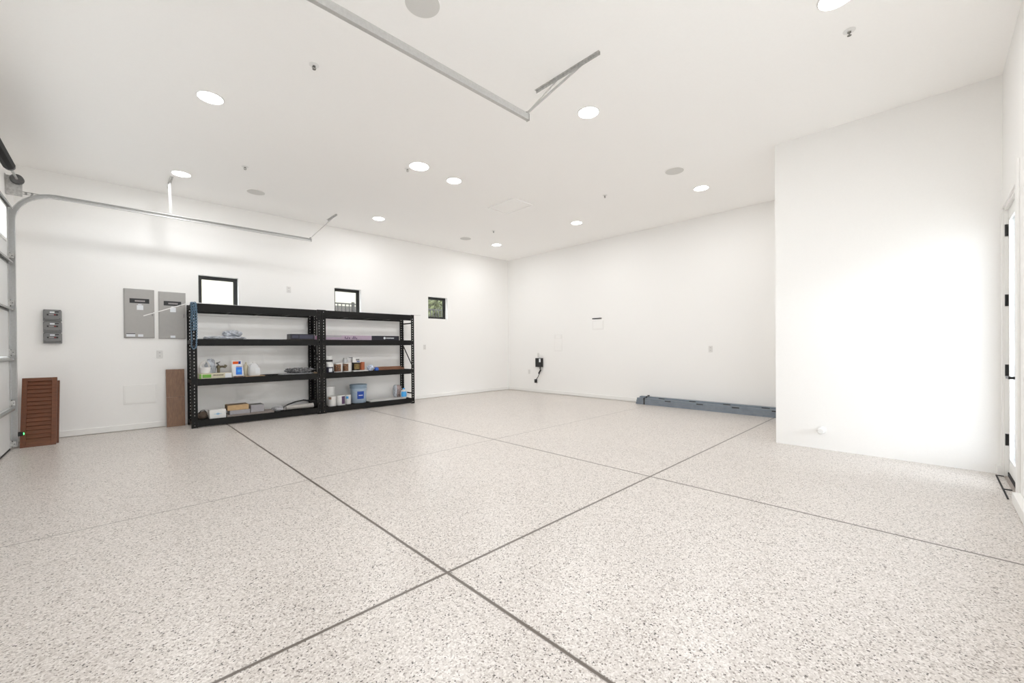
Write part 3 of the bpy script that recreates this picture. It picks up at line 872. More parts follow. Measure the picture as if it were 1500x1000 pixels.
t = thing('car_charger', 'black wall charger box with a short cable and plug hanging below on the back wall', 'charger', (XB, 7.15, 0.68))
MB().box(XB - .085, XB - .0005, 7.055, 7.262, 0.672, 0.905, .006).build('housing', 'blackplastic', t)
MB().box(XB - .0865, XB - .085, 7.072, 7.128, 0.800, 0.890, .001).build('white_label', 'label', t)
MB().lathe([(.016, 0), (.016, -.05), (.010, -.06)], (XB - .045, 7.125, 0.672), 12).build('strain_relief', 'blackplastic', t, True)
cb = [(XB - .045, 7.125, 0.62), (XB - .05, 7.115, 0.575), (XB - .05, 7.165, 0.515), (XB - .05, 7.125, 0.505), (XB - .05, 7.155, 0.49), (XB - .05, 7.19, 0.42), (XB - .045, 7.25, 0.355), (XB - .04, 7.285, 0.33)]
MB().tube(cb, 0.009, 8).build('cable', 'blackplastic', t, True)
MB().bar((XB - .05, 7.10, 0.60), (XB - .05, 7.17, 0.50), 0.030, 0.030).build('cable_clip', 'blackplastic', t)
MB().box(XB - .062, XB - .012, 7.265, 7.320, 0.250, 0.345, .006).build('plug', 'blackplastic', t)

# bundle of steel studs on the floor
def stud(x0, z0, yA, yB, label, holes):
    x1, z1 = x0 + 0.100, z0 + 0.041
    t = thing('steel_stud', label, 'steel stud', (x0, yA, z0), 'bundled steel studs')
    mb = MB(); th = .003
    mb.box(x0, x1, yB, yA, z1 - th, z1); mb.box(x0, x0 + th, yB, yA, z0, z1 - th); mb.box(x1 - th, x1, yB, yA, z0, z1 - th)
    mb.box(x0 + th, x0 + .016, yB, yA, z0, z0 + th); mb.box(x1 - .016, x1 - th, yB, yA, z0, z0 + th)
    mb.build('channel', 'studs', t)
    if holes:
        y = yA - holes
        while y > yB + .2:
            m = MB(); m.box(x0 - .0010, x0 - .0002, y - .060, y + .060, z1 - .030, z1 - .010, .0003)
            m.build('punch_out', 'slot', t)
            y -= 0.61
    return t
rows = ['front row, bottom layer', 'front row, middle layer', 'front row, top layer']
for k in range(3):
    stud(7.748, 0.0005 + k * 0.0435, 4.285 - .012 * k, 1.345, 'blue grey steel stud on the floor, ' + rows[k], 0.66 if k == 2 else 0)
for k in range(3):
    stud(7.852, 0.0005 + k * 0.0560, 4.225 + .015 * k, 1.345, 'blue grey steel stud against the back wall, ' + rows[k].replace('front row', 'rear row'), 0.48 if k == 2 else 0)
t = thing('tie_strap', 'black strap wrapped around the near end of the stud bundle', 'strap', (7.85, 4.1, 0.0))
m = MB()
m.box(7.7455, 7.7470, 4.085, 4.115, 0.001, 0.1325); m.box(7.7455, 7.849, 4.085, 4.115, 0.1325, 0.134); m.box(7.849, 7.8505, 4.085, 4.115, 0.1325, 0.158); m.box(7.849, 7.9560, 4.085, 4.115, 0.1565, 0.158); m.box(7.9545, 7.9560, 4.085, 4.115, 0.001, 0.1565)
m.build('webbing', 'blackbag', t)
MB().box(7.925, 7.955, 4.080, 4.120, 0.158, 0.174, .003).build('knot', 'blackbag', t)

# white round fitting on the bump-out
t = thing('door_stop', 'small round white fitting low on the white bump-out wall', 'door stop', (XC, 0.873, 0.22))
MB().lathe([(.042, 0), (.042, -.010), (.026, -.016)], (XC - .0005, 0.873, 0.218), 24, 'X').build('flange', 'white', t, True)
MB().lathe([(.020, -.014), (.020, -.055), (.033, -.058), (.033, -.088), (.026, -.094)], (XC, 0.873, 0.218), 24, 'X').build('bumper', 'white', t, True)

# ================================================================== SHELVING
DECK = [0.118, 0.748, 1.362, 1.905]
RY0, RY1 = 7.800, 8.290
def post(x0, sx, y, sy, h):
    # L-shaped punched post: wide flange on the face, narrow flange on the side
    mb = MB(); th = .0022
    wx, wy = 0.076, 0.042
    pitch, hw, hh = 0.0508, 0.011, 0.020
    def flange(axis, base, sgn, width, off, osgn):
        c = width / 2
        def put(a0, a1, z0, z1):
            u0, u1 = base + sgn * a0, base + sgn * a1
            o0, o1 = off, off + osgn * th
            if axis == 'X': mb.box(min(u0, u1), max(u0, u1), min(o0, o1), max(o0, o1), z0, z1)
            else: mb.box(min(o0, o1), max(o0, o1), min(u0, u1), max(u0, u1), z0, z1)
        put(0, c - hw / 2, 0, h); put(c + hw / 2, width, 0, h)
        z = 0.0
        first = pitch * .6
        put(c - hw / 2, c + hw / 2, 0, first)
        z = first
        while z + pitch < h:
            put(c - hw / 2, c + hw / 2, z + hh, z + pitch)
            z += pitch
        put(c - hw / 2, c + hw / 2, z + hh if z + hh < h else h - .002, h)
    flange('X', x0, sx, wx, y, sy)
    flange('Y', y + sy * th, sy, wy, x0, sx)
    mb.box(min(x0, x0 + sx * wx), max(x0, x0 + sx * wx), min(y, y + sy * wy), max(y, y + sy * wy), 0, 0.006)
    return mb

def make_rack(x0, x1, label):
    t = thing('shelving_unit', label, 'shelving unit', ((x0 + x1) / 2, (RY0 + RY1) / 2, 0), 'black steel shelving units')
    hp = 1.912
    for (px, sx) in ((x0, 1), (x1, -1)):
        for (py, sy) in ((RY0, 1), (RY1, -1)):
            post(px, sx, py, sy, hp).build('post', 'black', t)
    wx = 0.076
    for zt in DECK:
        bh = 0.104 if zt < 1.9 else 0.118
        f = MB().box(x0 + wx + .001, x1 - wx - .001, RY0 + .002, RY0 + .006, zt - bh, zt)
        f.box(x0 + wx + .001, x1 - wx - .001, RY0 + .006, RY0 + .038, zt - .022, zt - .018)
        f.box(x0 + wx + .001, x1 - wx - .001, RY0 + .006, RY0 + .026, zt - bh, zt - bh + .004)
        f.build('front_beam', 'black', t)
        f = MB().box(x0 + wx + .001, x1 - wx - .001, RY1 - .006, RY1 - .002, zt - bh, zt)
        f.box(x0 + wx + .001, x1 - wx - .001, RY1 - .038, RY1 - .006, zt - .022, zt - .018)
        f.build('rear_beam', 'black', t)
        for xx in (x0 + .004, x1 - .010):
            MB().box(xx, xx + .006, RY0 + .046, RY1 - .046, zt - .075, zt - .018).build('side_beam', 'black', t)
        wd = MB()
        n = int((x1 - x0 - 2 * .03) / 0.052)
        for k in range(n + 1):
            x = x0 + .03 + k * (x1 - x0 - .06) / n
            wd.box(x - .0018, x + .0018, RY0 + .047, RY1 - .047, zt - .0115, zt - .008)
            wd.box(x - .0018, x + .0018, RY0 + .008, RY0 + .047, zt - .0115, zt - .008) if 0.09 < x - x0 < x1 - x0 - .09 else None
            wd.box(x - .0018, x + .0018, RY1 - .047, RY1 - .008, zt - .0115, zt - .008) if 0.09 < x - x0 < x1 - x0 - .09 else None
        for y in (RY0 + .012, RY0 + .12, RY0 + .245, RY0 + .37, RY1 - .012):
            xa, xb = (x0 + .085, x1 - .085) if y < RY0 + .05 or y > RY1 - .05 else (x0 + .02, x1 - .02)
            wd.box(xa, xb, y - .0025, y + .0025, zt - .0165, zt - .0115)
        for x in (x0 + .48, x0 + .62, x1 - .62, x1 - .48):
            wd.box(x - .012, x + .012, RY0 + .040, RY1 - .040, zt - bh - .004 + .0, zt - bh + .016) if False else None
        wd.build('wire_deck', 'black', t)
        for fx in (0.27, 0.5, 0.73):
            xx = x0 + (x1 - x0) * fx
            MB().box(xx - .014, xx + .014, RY0 + .010, RY1 - .010, zt - bh + .004, zt - bh + .026).build('deck_support', 'black', t) if zt > .2 else None
    for xx in (x0 + .012, x1 - .012):
        for z in (1.735, 0.215):
            MB().bar((xx, RY0 + .05, z), (xx, RY1 - .05, z), .004, .026).build('side_brace', 'black', t)
        MB().bar((xx, RY1 - .04, 1.245), (xx, RY0 + .04, 0.775), .004, .030).build('diagonal_brace', 'black', t)
    return t
make_rack(0.800, 2.694, 'tall black steel shelving unit on the left, next to the leaning brown board')
make_rack(2.699, 4.620, 'tall black steel shelving unit on the right, holding the paint cans and blue bucket')

# chain loop over the left front post
t = thing('chain', 'blue grey chain looped over the left front post of the left shelving unit', 'chain', (0.83, 7.775, 1.9))
path = []
for k in range(61):
    s = k / 60
    path.append((0.806 + .004 * math.sin(9 * s), 7.784, 1.905 - s * 0.62))
for k in range(1, 12):
    a = math.pi * k / 12
    path.append((0.836 - 0.030 * math.cos(a), 7.784, 1.285 - 0.075 * math.sin(a)))
for k in range(61):
    s = k / 60
    path.append((0.866 + .010 * math.sin(math.pi * s), 7.784, 1.285 + s * 0.62))
for k in range(1, 6):
    path.append((0.868 - .010 * k, 7.784, 1.917))
for k in range(46): path.append((0.826 + .006 * math.sin(k * .2), 7.778, 1.905 - k * .0085))
for k in range(1, 8): path.append((0.838 - .012 * math.cos(math.pi * k / 8), 7.778, 1.522 - .03 * math.sin(math.pi * k / 8)))
for k in range(46): path.append((0.850 + .004 * math.sin(k * .2), 7.778, 1.522 + k * .0085))
m = MB()
L_ = 0.0
pts = [Vector(p) for p in path]
i = 0
acc = []
dist = 0.0
step = 0.0205
target = 0.0
for a, b in zip(pts, pts[1:]):
    d_ = (b - a).length
    while dist + d_ >= target:
        acc.append((a.lerp(b, (target - dist) / d_), (b - a).normalized())); target += step
    dist += d_
for k, (p, tdir) in enumerate(acc):
    side = Vector((0, 1, 0)) if k % 2 else tdir.cross(Vector((0, 1, 0))).normalized()
    ring = [p + tdir * (0.0135 * math.cos(a)) + side * (0.0085 * math.sin(a)) for a in [2 * math.pi * j / 8 for j in range(8)]]
    m.tube(ring, 0.0032, 5, True)
m.build('links', 'chain', t, True)

# white trim strips lying on top
t = thing('trim_strip', 'long thin white strip on top of the left shelving unit, drooping out over its left end', 'trim strip', (0.8, 7.9, 1.92))
cv = []
for k in range(25):
    s = k / 24
    if s < .5:
        q = s / .5
        cv.append((1.85 - q * 1.03, 8.00 - .13 * q, 1.918))
    else:
        q = (s - .5) / .5
        cv.append((0.82 - q * .55, 7.87 - .12 * q, 1.916 - 0.242 * max(0.0, q - .03)))
m = MB()
for a, b in zip(cv, cv[1:]): m.bar(a, b, .022, .010)
m.build('strip', 'whitecan', t)
t = thing('trim_strip', 'thin grey white strip on top of the right shelving unit, poking out past its right end', 'trim strip', (4.5, 7.9, 1.92))
m = MB(); m.bar((3.55, 8.05, 1.9115), (4.80, 7.83, 1.9115), .030, .008); m.build('strip', 'panelwhite', t)

# ================================================================== ITEMS ON THE LEFT UNIT
Z1, Z2, Z3, Z4 = [z - 0.0075 for z in DECK]
# shelf 3 (second from top)
t = thing('wrapped_bundle', 'flat bundle wrapped in clear plastic on the second shelf of the left unit', 'plastic bundle', (1.28, 8.05, Z3))
MB().lump(1.00, 1.545, 7.90, 8.20, Z3, Z3 + .062, .22, 4, 3).build('flat_pack', 'wrap', t, True)
MB().lump(1.24, 1.50, 7.95, 8.18, Z3 + .045, Z3 + .155, .30, 4, 5).build('crumpled_plastic', 'wrap', t, True)
t = thing('flat_black_box', 'long blue black box on a thin dark sheet, second shelf of the left unit', 'box', (2.42, 8.0, Z3))
MB().box(2.200, 2.595, 7.88, 8.10, Z3 + .012, Z3 + .108, .003).build('carton', 'navybox', t)
MB().box(2.225, 2.330, 7.8785, 7.88, Z3 + .035, Z3 + .085).build('print', 'navypale', t)
MB().box(2.345, 2.580, 7.8785, 7.88, Z3 + .028, Z3 + .092).build('print', 'navypale', t)
t = thing('dark_sheet', 'thin dark brown sheet under the long blue black box', 'sheet', (2.35, 8.0, Z3))
MB().box(2.085, 2.595, 7.87, 8.12, Z3 + .0005, Z3 + .011).build('sheet', 'tanlid', t)
t = thing('pink_roll', 'short pinkish roll at the right end of the second shelf of the left unit', 'roll', (2.66, 8.0, Z3))
MB().lathe([(.040, 0), (.042, .004), (.042, .28), (.040, .284)], (2.648, 7.86, Z3 + .044), 20, 'Y').build('roll', 'purple', t, True)
MB().lathe([(.040, 0), (.040, -.004), (.010, -.005)], (2.648, 7.86, Z3 + .044), 20, 'Y').build('end_cap', 'pink', t, True)

# shelf 2
t = thing('green_box', 'flat cream and green carton at the left end of the third shelf', 'box', (1.11, 7.9, Z2))
MB().box(0.905, 1.325, 7.862, 8.06, Z2 + .0005, Z2 + .082, .002).build('carton', 'cream', t)
MB().box(0.945, 1.055, 7.8608, 7.862, Z2 + .018, Z2 + .068).build('green_label', 'green', t)
MB().box(0.908, 0.930, 7.8608, 7.862, Z2 + .004, Z2 + .078).build('green_edge', 'green', t)
MB().box(1.235, 1.322, 7.8608, 7.862, Z2 + .006, Z2 + .078).build('white_label', 'label', t)
pr = MB()
for k in range(9): pr.box(1.082 + k * .015, 1.093 + k * .015, 7.8608, 7.862, Z2 + .045, Z2 + .062)
pr.build('print', 'brownlump', t)
t = thing('basket', 'small white basket with two looped handles on the cream and green carton', 'basket', (0.98, 7.98, Z2 + .09))
bz = Z2 + .0835
m = MB().lathe([(.062, 0), (.070, .004), (.084, .085), (.088, .094), (.082, .094), (.076, .080), (.062, .010), (.005, .008)], (0.985, 7.955, bz), 24)
for v in m.bm.verts: v.co.x = 0.985 + (v.co.x - .985) * 0.92
m.build('tub', 'white', t, True)
for yy in (7.905, 8.000):
    arc = [(0.985 + .058 * math.cos(a), yy, bz + .086 + .110 * math.sin(a)) for a in [math.pi * k / 14 for k in range(15)]]
    MB().tube(arc, .0055, 6).build('handle', 'whitewire', t, True)
t = thing('faucet_valve', 'dull metal valve with a lever standing behind the cream and green carton', 'valve', (1.17, 8.11, Z2))
m = MB(); cz = Z2
m.lathe([(.026, 0.0005), (.026, .060), (.020, .064), (.020, .150), (.030, .158), (.030, .185), (.018, .200)], (1.185, 8.105, cz), 18)
m.build('body', 'brass', t, True)
MB().tube([(1.185, 8.105, cz + .172), (1.235, 8.09, cz + .178), (1.265, 8.08, cz + .170), (1.285, 8.08, cz + .200)], [.017, .017, .022, .020], 12).build('spout', 'brass', t, True)
MB().tube([(1.185, 8.105, cz + .20), (1.175, 8.10, cz + .225), (1.150, 8.09, cz + .232), (1.205, 8.09, cz + .255)], [.012, .010, .009, .007], 10).build('lever', 'darksteel', t, True)
t = thing('plastic_bag', 'crumpled clear plastic bag standing behind the white basket', 'plastic bag', (1.09, 8.13, Z2))
MB().lump(1.015, 1.150, 8.07, 8.20, Z2 + .0005, Z2 + .30, .28, 4, 11).build('film', 'wrap', t, True)
t = thing('powder_bag', 'upright white bag with blue label and orange top on the third shelf', 'bag', (1.42, 7.92, Z2))
m = MB()
b0 = [(1.342, 7.885), (1.500, 7.885), (1.500, 7.965), (1.342, 7.965)]
prof = [(0, 1.0, 1.0), (.02, 1.04, 1.05), (.12, 1.03, 1.0), (.20, .97, .75), (.245, .90, .35), (.275, .86, .12)]
rings = []
cx_, cy_ = 1.421, 7.925
for z, kx, ky in prof:
    ring = []
    for j in range(16):
        a = 2 * math.pi * j / 16
        ux = math.copysign(abs(math.cos(a)) ** .45, math.cos(a)); uy = math.copysign(abs(math.sin(a)) ** .45, math.sin(a))
        ring.append(m.bm.verts.new((cx_ - z * .08 + ux * .079 * kx, cy_ + uy * .040 * ky, Z2 + .0005 + z)))
    rings.append(ring)
for A, B in zip(rings, rings[1:]):
    for k in range(16): m.bm.faces.new((A[k], A[(k + 1) % 16], B[(k + 1) % 16], B[k]))
m.bm.faces.new(list(reversed(rings[0]))); m.bm.faces.new(rings[-1])
m.build('bag', 'bagwhite', t, True)
MB().box(1.385, 1.468, 7.880, 7.884, Z2 + .045, Z2 + .165, .001).build('blue_label', 'brightblue', t)
MB().box(1.405, 1.450, 7.8785, 7.880, Z2 + .085, Z2 + .125, .001).build('label_badge', 'skyblue', t)
MB().box(1.388, 1.470, 7.880, 7.884, Z2 + .172, Z2 + .184).build('pink_band', 'purple', t)
mt = Matrix.Translation((1.39, 7.900, Z2 + .228)) @ Matrix.Rotation(R(24), 4, 'X')
MB().box(-.045, .030, -.003, .003, -.034, .034, .001, mt).build('orange_flap', 'orangeprint', t)
MB().box(.032, .062, -.004, .003, -.020, .036, .001, mt).build('blue_flap', 'bluelabel', t)
MB().box(1.350, 1.490, 7.8825, 7.885, Z2 + .004, Z2 + .022).build('brown_base_print', 'brownlabel', t)
t = thing('cardboard_piece', 'flat piece of brown cardboard under the white jug', 'cardboard', (1.66, 7.98, Z2))
MB().box(1.52, 1.80, 7.87, 8.12, Z2 + .0005, Z2 + .012).build('sheet', 'card', t)
t = thing('plastic_jug', 'milky white plastic jug with a handle on the third shelf, right of the powder bag', 'jug', (1.655, 7.99, Z2))
m = MB(); jz = Z2 + .0125
prof = [(0, .080, .055), (.012, .085, .060), (.130, .085, .060), (.165, .070, .050), (.195, .035, .032), (.212, .024, .024), (.214, .024, .024)]
rings = []
for z, rx, ry in prof:
    e = .5 if z < .15 else .85
    ring = []
    for j in range(20):
        a = 2 * math.pi * j / 20
        ring.append(m.bm.verts.new((1.660 + math.copysign(abs(math.cos(a)) ** e, math.cos(a)) * rx, 7.985 + math.copysign(abs(math.sin(a)) ** e, math.sin(a)) * ry, jz + z)))
    rings.append(ring)
for A, B in zip(rings, rings[1:]):
    for k in range(20): m.bm.faces.new((A[k], A[(k + 1) % 20], B[(k + 1) % 20], B[k]))
m.bm.faces.new(list(reversed(rings[0]))); m.bm.faces.new(rings[-1])
m.build('body', 'translucent', t, True)
MB().lathe([(.027, .214), (.027, .232), (.022, .234)], (1.660, 7.985, jz), 18).build('cap', 'white', t, True)
MB().tube([(1.630, 7.985, jz + .200), (1.592, 7.985, jz + .196), (1.584, 7.985, jz + .160), (1.598, 7.985, jz + .140)], .010, 10).build('handle', 'translucent', t, True)
MB().box(1.668, 1.735, 7.922, 7.926, jz + .028, jz + .125, .001).build('label', 'label', t)
t = thing('yellow_bottle', 'pale yellowish plastic bottle between the powder bag and the white jug', 'bottle', (1.553, 8.06, Z2))
MB().lathe([(.034, .0125), (.036, .018), (.036, .170), (.020, .205), (.014, .210), (.014, .236), (.010, .238)], (1.556, 8.06, Z2), 18).build('bottle', 'yellowsoft', t, True)
t = thing('patterned_cloth', 'crumpled dark patterned cloth at the right end of the third shelf of the left unit', 'cloth', (2.36, 8.0, Z2))
MB().lump(2.175, 2.56, 7.89, 8.13, Z2 + .026, Z2 + .105, .55, 5, 21, fold=True).build('cloth', 'camo', t, True)
t = thing('plastic_sheet', 'thin wrinkled pale plastic sheet under the dark patterned cloth', 'plastic sheet', (2.3, 8.0, Z2))
MB().lump(2.04, 2.60, 7.86, 8.16, Z2 + .0005, Z2 + .022, .25, 4, 8).build('film', 'greycloth', t, True)
t = thing('cardboard_piece', 'small pinkish cardboard piece by the middle posts, right of the patterned cloth', 'cardboard', (2.63, 7.95, Z2))
MB().box(2.600, 2.665, 7.89, 8.05, Z2 + .0005, Z2 + .022).build('sheet', 'card', t)

# bottom shelf
t = thing('brown_pouch', 'brown leather pouch at the left end of the bottom shelf', 'pouch', (0.95, 7.97, Z1))
MB().lump(0.888, 1.015, 7.89, 8.06, Z1 + .0005, Z1 + .115, .22, 4, 31).build('pouch', 'brownlump', t, True)
MB().tube([(0.90, 7.92, Z1 + .095), (0.93, 7.93, Z1 + .135), (0.97, 7.94, Z1 + .14), (1.0, 7.93, Z1 + .10)], .006, 6).build('strap', 'blackbag', t, True)
t = thing('white_box', 'white carton with a small blue emblem on the bottom shelf', 'box', (1.14, 7.93, Z1))
MB().box(1.030, 1.243, 7.872, 8.03, Z1 + .0005, Z1 + .135, .003).build('carton', 'whitecan', t)
m = MB()
m.prism([(1.105, 7.8712, Z1 + .068), (1.137, 7.8712, Z1 + .050), (1.169, 7.8712, Z1 + .068), (1.137, 7.8712, Z1 + .088)], (0, .001, 0))
m.box(1.085, 1.190, 7.8714, 7.8722, Z1 + .066, Z1 + .071)
m.build('emblem', 'paleblue', t)
t = thing('grey_carton', 'low grey carton under the tan box on the bottom shelf', 'box', (1.42, 8.0, Z1))
MB().box(1.300, 1.580, 7.90, 8.13, Z1 + .0305, Z1 + .095, .002).build('carton', 'greybox', t)
t = thing('tan_box', 'tan cardboard box with a darker top on the bottom shelf, stacked on a grey carton', 'box', (1.42, 8.0, Z1 + .1))
bx_ = MB().box(1.268, 1.560, 7.895, 8.12, Z1 + .0955, Z1 + .180, .003).build('carton', 'tanbox', t)
MB().box(1.272, 1.556, 7.899, 8.116, Z1 + .180, Z1 + .183).build('top', 'tanlid', t)
MB().box(1.2665, 1.268, 7.899, 8.116, Z1 + .098, Z1 + .178).build('side', 'tanlid', t)
t = thing('flat_board', 'thin grey brown board lying under the stacked cartons of the bottom shelf', 'board', (1.6, 8.0, Z1))
MB().box(1.262, 1.93, 7.875, 8.16, Z1 + .0005, Z1 + .030, .001).build('board', 'greywood', t)
t = thing('grey_carton', 'grey carton with a dark top on the bottom shelf, right of the tan box', 'box', (1.68, 8.05, Z1))
MB().box(1.596, 1.790, 7.92, 8.15, Z1 + .0305, Z1 + .150, .003).build('carton', 'greybox', t)
MB().box(1.600, 1.786, 7.924, 8.146, Z1 + .150, Z1 + .153).build('top', 'greytop', t)
t = thing('folded_sheet', 'pale folded plastic sheet on the bottom shelf, between the grey carton and the roll', 'plastic sheet', (1.97, 8.0, Z1))
MB().lump(1.935, 2.10, 7.89, 8.12, Z1 + .0005, Z1 + .075, .22, 4, 44).build('sheet', 'greycloth', t, True)
t = thing('paper_roll', 'long pale grey roll lying along the bottom shelf of the left unit', 'roll', (2.3, 7.98, Z1))
MB().lathe([(.030, 0), (.036, .004), (.044, .45), (.042, .455)], (2.135, 7.955, Z1 + .046), 20, 'X').build('roll', 'roll', t, True)
MB().box(2.115, 2.56, 8.01, 8.12, Z1 + .0005, Z1 + .022, .002).build('loose_end', 'roll', t)
t = thing('black_bag', 'black nylon bag with a long strap on the bottom shelf of the left unit', 'bag', (2.55, 8.1, Z1))
MB().lump(2.585, 2.675, 7.90, 8.19, Z1 + .0005, Z1 + .125, .15, 4, 51).build('body', 'blackbag', t, True)
MB().tube([(2.62, 8.15, Z1 + .105), (2.50, 8.21, Z1 + .125), (2.36, 8.21, Z1 + .105), (2.24, 8.21, Z1 + .070), (2.14, 8.20, Z1 + .020)], [.014, .013, .011, .011, .009], 8).build('strap', 'blackbag', t, True)

# ================================================================== ITEMS ON THE RIGHT UNIT
t = thing('long_lilac_box', 'long lilac printed box on the second shelf of the right unit', 'box', (3.24, 7.95, Z3))
MB().box(2.785, 3.706, 7.90, 8.04, Z3 + .0005, Z3 + .098, .002).build('carton', 'purple', t)
pr = MB()
for x, w_, h_ in ((3.165, .016, .05), (3.190, .022, .022), (3.218, .012, .05), (3.245, .018, .035), (3.305, .012, .030), (3.330, .020, .055), (3.362, .012, .05), (3.386, .018, .028)):
    pr.box(x, x + w_, 7.8988, 7.90, Z3 + .025, Z3 + .025 + h_)
pr.build('print', 'purpledark', t)
MB().box(2.79, 3.10, 7.8990, 7.90, Z3 + .060, Z3 + .092).build('pale_band', 'greybox', t)
t = thing('long_black_box', 'long black box with white print on the second shelf of the right unit', 'box', (4.0, 7.95, Z3))
MB().box(3.710, 4.318, 7.90, 8.04, Z3 + .0005, Z3 + .098, .002).build('carton', 'navybox', t)
pr = MB().lathe([(.024, 0), (.024, -.001)], (3.985, 7.8995, Z3 + .052), 18, 'Y')
for k in range(10): pr.box(4.022 + k * .018, 4.035 + k * .018, 7.8988, 7.90, Z3 + .040 + (k % 2) * .004, Z3 + .062)
pr.build('print', 'label', t)

def paint_can(x, y, z, r, h, label, body='whitecan', lab=None, a0=0, a1=0, name='paint_can', lid='tin', z_lab=(.12, .88), bail=True):
    t = thing(name, label, 'paint can', (x, y, z), 'paint cans on the shelves')
    z += .0005
    MB().lathe([(r * .97, 0), (r, .004), (r, h - .008), (r * 1.02, h - .004), (r * 1.02, h)], (x, y, z), 28).build('body', body, t, True)
    MB().lathe([(r * .93, h), (r * .93, h + .003), (r * .82, h + .001), (.004, h + .001)], (x, y, z), 28).build('lid', lid, t, True)
    if lab:
        MB().patch([(r * 1.008, h * z_lab[0]), (r * 1.008, h * z_lab[1])], R(a0), R(a1), (x, y, z), 14).build('label', lab, t, True)
    if bail:
        arc = [(x + (r + .003) * math.cos(a), y - (r + .004) * .35 * math.sin(a) - r * .5, z + h * .82 - .035 * math.sin(a)) for a in [math.pi * k / 12 for k in range(13)]]
        MB().tube(arc, .0016, 5).build('bail', 'tin', t)
    return t
# shelf 2
t = thing('white_tub', 'tall white tub with a black band, left end of the right unit', 'tub', (2.90, 8.06, Z2))
MB().lathe([(.072, .0005), (.078, .010), (.086, .200), (.086, .205)], (2.905, 8.085, Z2), 28).build('tub', 'white', t, True)
MB().lathe([(.089, .205), (.089, .240), (.086, .243)], (2.905, 8.085, Z2), 28).build('black_band', 'blackplastic', t, True)
MB().lathe([(.080, .243), (.084, .318), (.078, .322)], (2.905, 8.085, Z2), 28).build('stacked_tub', 'white', t, True)
t = thing('dark_jar', 'dark jar with a white lid in front of the tall white tub', 'jar', (2.87, 7.89, Z2))
MB().lathe([(.058, .0005), (.062, .006), (.062, .105), (.055, .112)], (2.875, 7.915, Z2), 24).build('jar', 'navypale', t, True)
MB().lathe([(.064, .112), (.064, .178), (.060, .182)], (2.875, 7.915, Z2), 24).build('lid', 'white', t, True)
MB().patch([(.0625, .02), (.0625, .085)], R(-120), R(-60), (2.875, 7.915, Z2), 10).build('label', 'label', t, True)
paint_can(3.044, 7.925, Z2, .078, .178, 'paint can with a brown patterned label, left of two alike on the third shelf', 'whitecan', 'brownlabel', -190, -75)
paint_can(3.212, 7.925, Z2, .080, .182, 'paint can with a brown patterned label, right of two alike, beside the black can', 'whitecan', 'brownlabel', -190, -95)
paint_can(3.405, 7.975, Z2 + .0225, .076, .150, 'black can with a gold label and a white carton on top', 'darkcan', 'gold', -135, -45, 'stain_can', 'blackplastic', (.15, .85), False)
t = thing('flat_white_tray', 'flat white tray under the black and terracotta cans', 'tray', (3.43, 7.95, Z2))
MB().box(3.318, 3.62, 7.87, 8.11, Z2 + .0005, Z2 + .022, .002).build('tray', 'whitecan', t)
paint_can(3.550, 8.02, Z2 + .0225, .052, .155, 'small terracotta coloured can right of the black can', 'orange', None, 0, 0, 'stain_can', 'orange', (0, 1), False)
t = thing('white_carton', 'small white carton with dark print lying on top of the black can', 'box', (3.40, 8.0, Z2 + .18))
MB().box(3.330, 3.480, 7.920, 8.03, Z2 + .1775, Z2 + .270, .002).build('carton', 'whitecan', t)
MB().box(3.385, 3.455, 7.9185, 7.920, Z2 + .215, Z2 + .250).build('print', 'boxgrey', t)
MB().box(3.400, 3.460, 7.9185, 7.920, Z2 + .188, Z2 + .206).build('blue_print', 'bluelabel', t)
MB().tube([(3.335, 7.96, Z2 + .274), (3.26, 7.955, Z2 + .276)], .005, 6).build('dark_tip', 'blackplastic', t)
t = thing('glass_jar', 'clear glass jar standing behind the right brown label paint can', 'jar', (3.27, 8.12, Z2))
MB().lathe([(.045, .0005), (.048, .005), (.048, .225), (.036, .245), (.036, .250)], (3.255, 8.12, Z2), 20).build('jar', 'translucent', t, True)
MB().lathe([(.039, .250), (.039, .268), (.034, .270)], (3.255, 8.12, Z2), 20).build('lid', 'tin', t, True)
t = thing('rag', 'crumpled white and blue rag on the third shelf, in front of the long brown plank', 'rag', (3.62, 7.92, Z2))
MB().lump(3.625, 3.755, 7.875, 7.985, Z2 + .0005, Z2 + .118, .42, 4, 61).build('cloth', 'rag', t, True)
t = thing('blue_cap', 'small bright blue cap beside the crumpled rag', 'cap', (3.80, 7.90, Z2))
MB().lathe([(.044, .0005), (.046, .006), (.042, .050), (.030, .064), (.008, .068)], (3.806, 7.905, Z2), 22).build('cap', 'bluecap', t, True)
t = thing('wood_plank', 'long brown wooden plank along the third shelf of the right unit', 'plank', (4.08, 8.1, Z2))
MB().box(3.72, 4.50, 8.02, 8.16, Z2 + .0005, Z2 + .034, .001).build('plank', 'plank', t)
t = thing('wood_plank', 'shorter brown plank stacked on the long one on the third shelf', 'plank', (4.08, 8.1, Z2 + .04))
MB().box(3.76, 4.43, 8.03, 8.15, Z2 + .0345, Z2 + .066, .001).build('plank', 'plank', t)

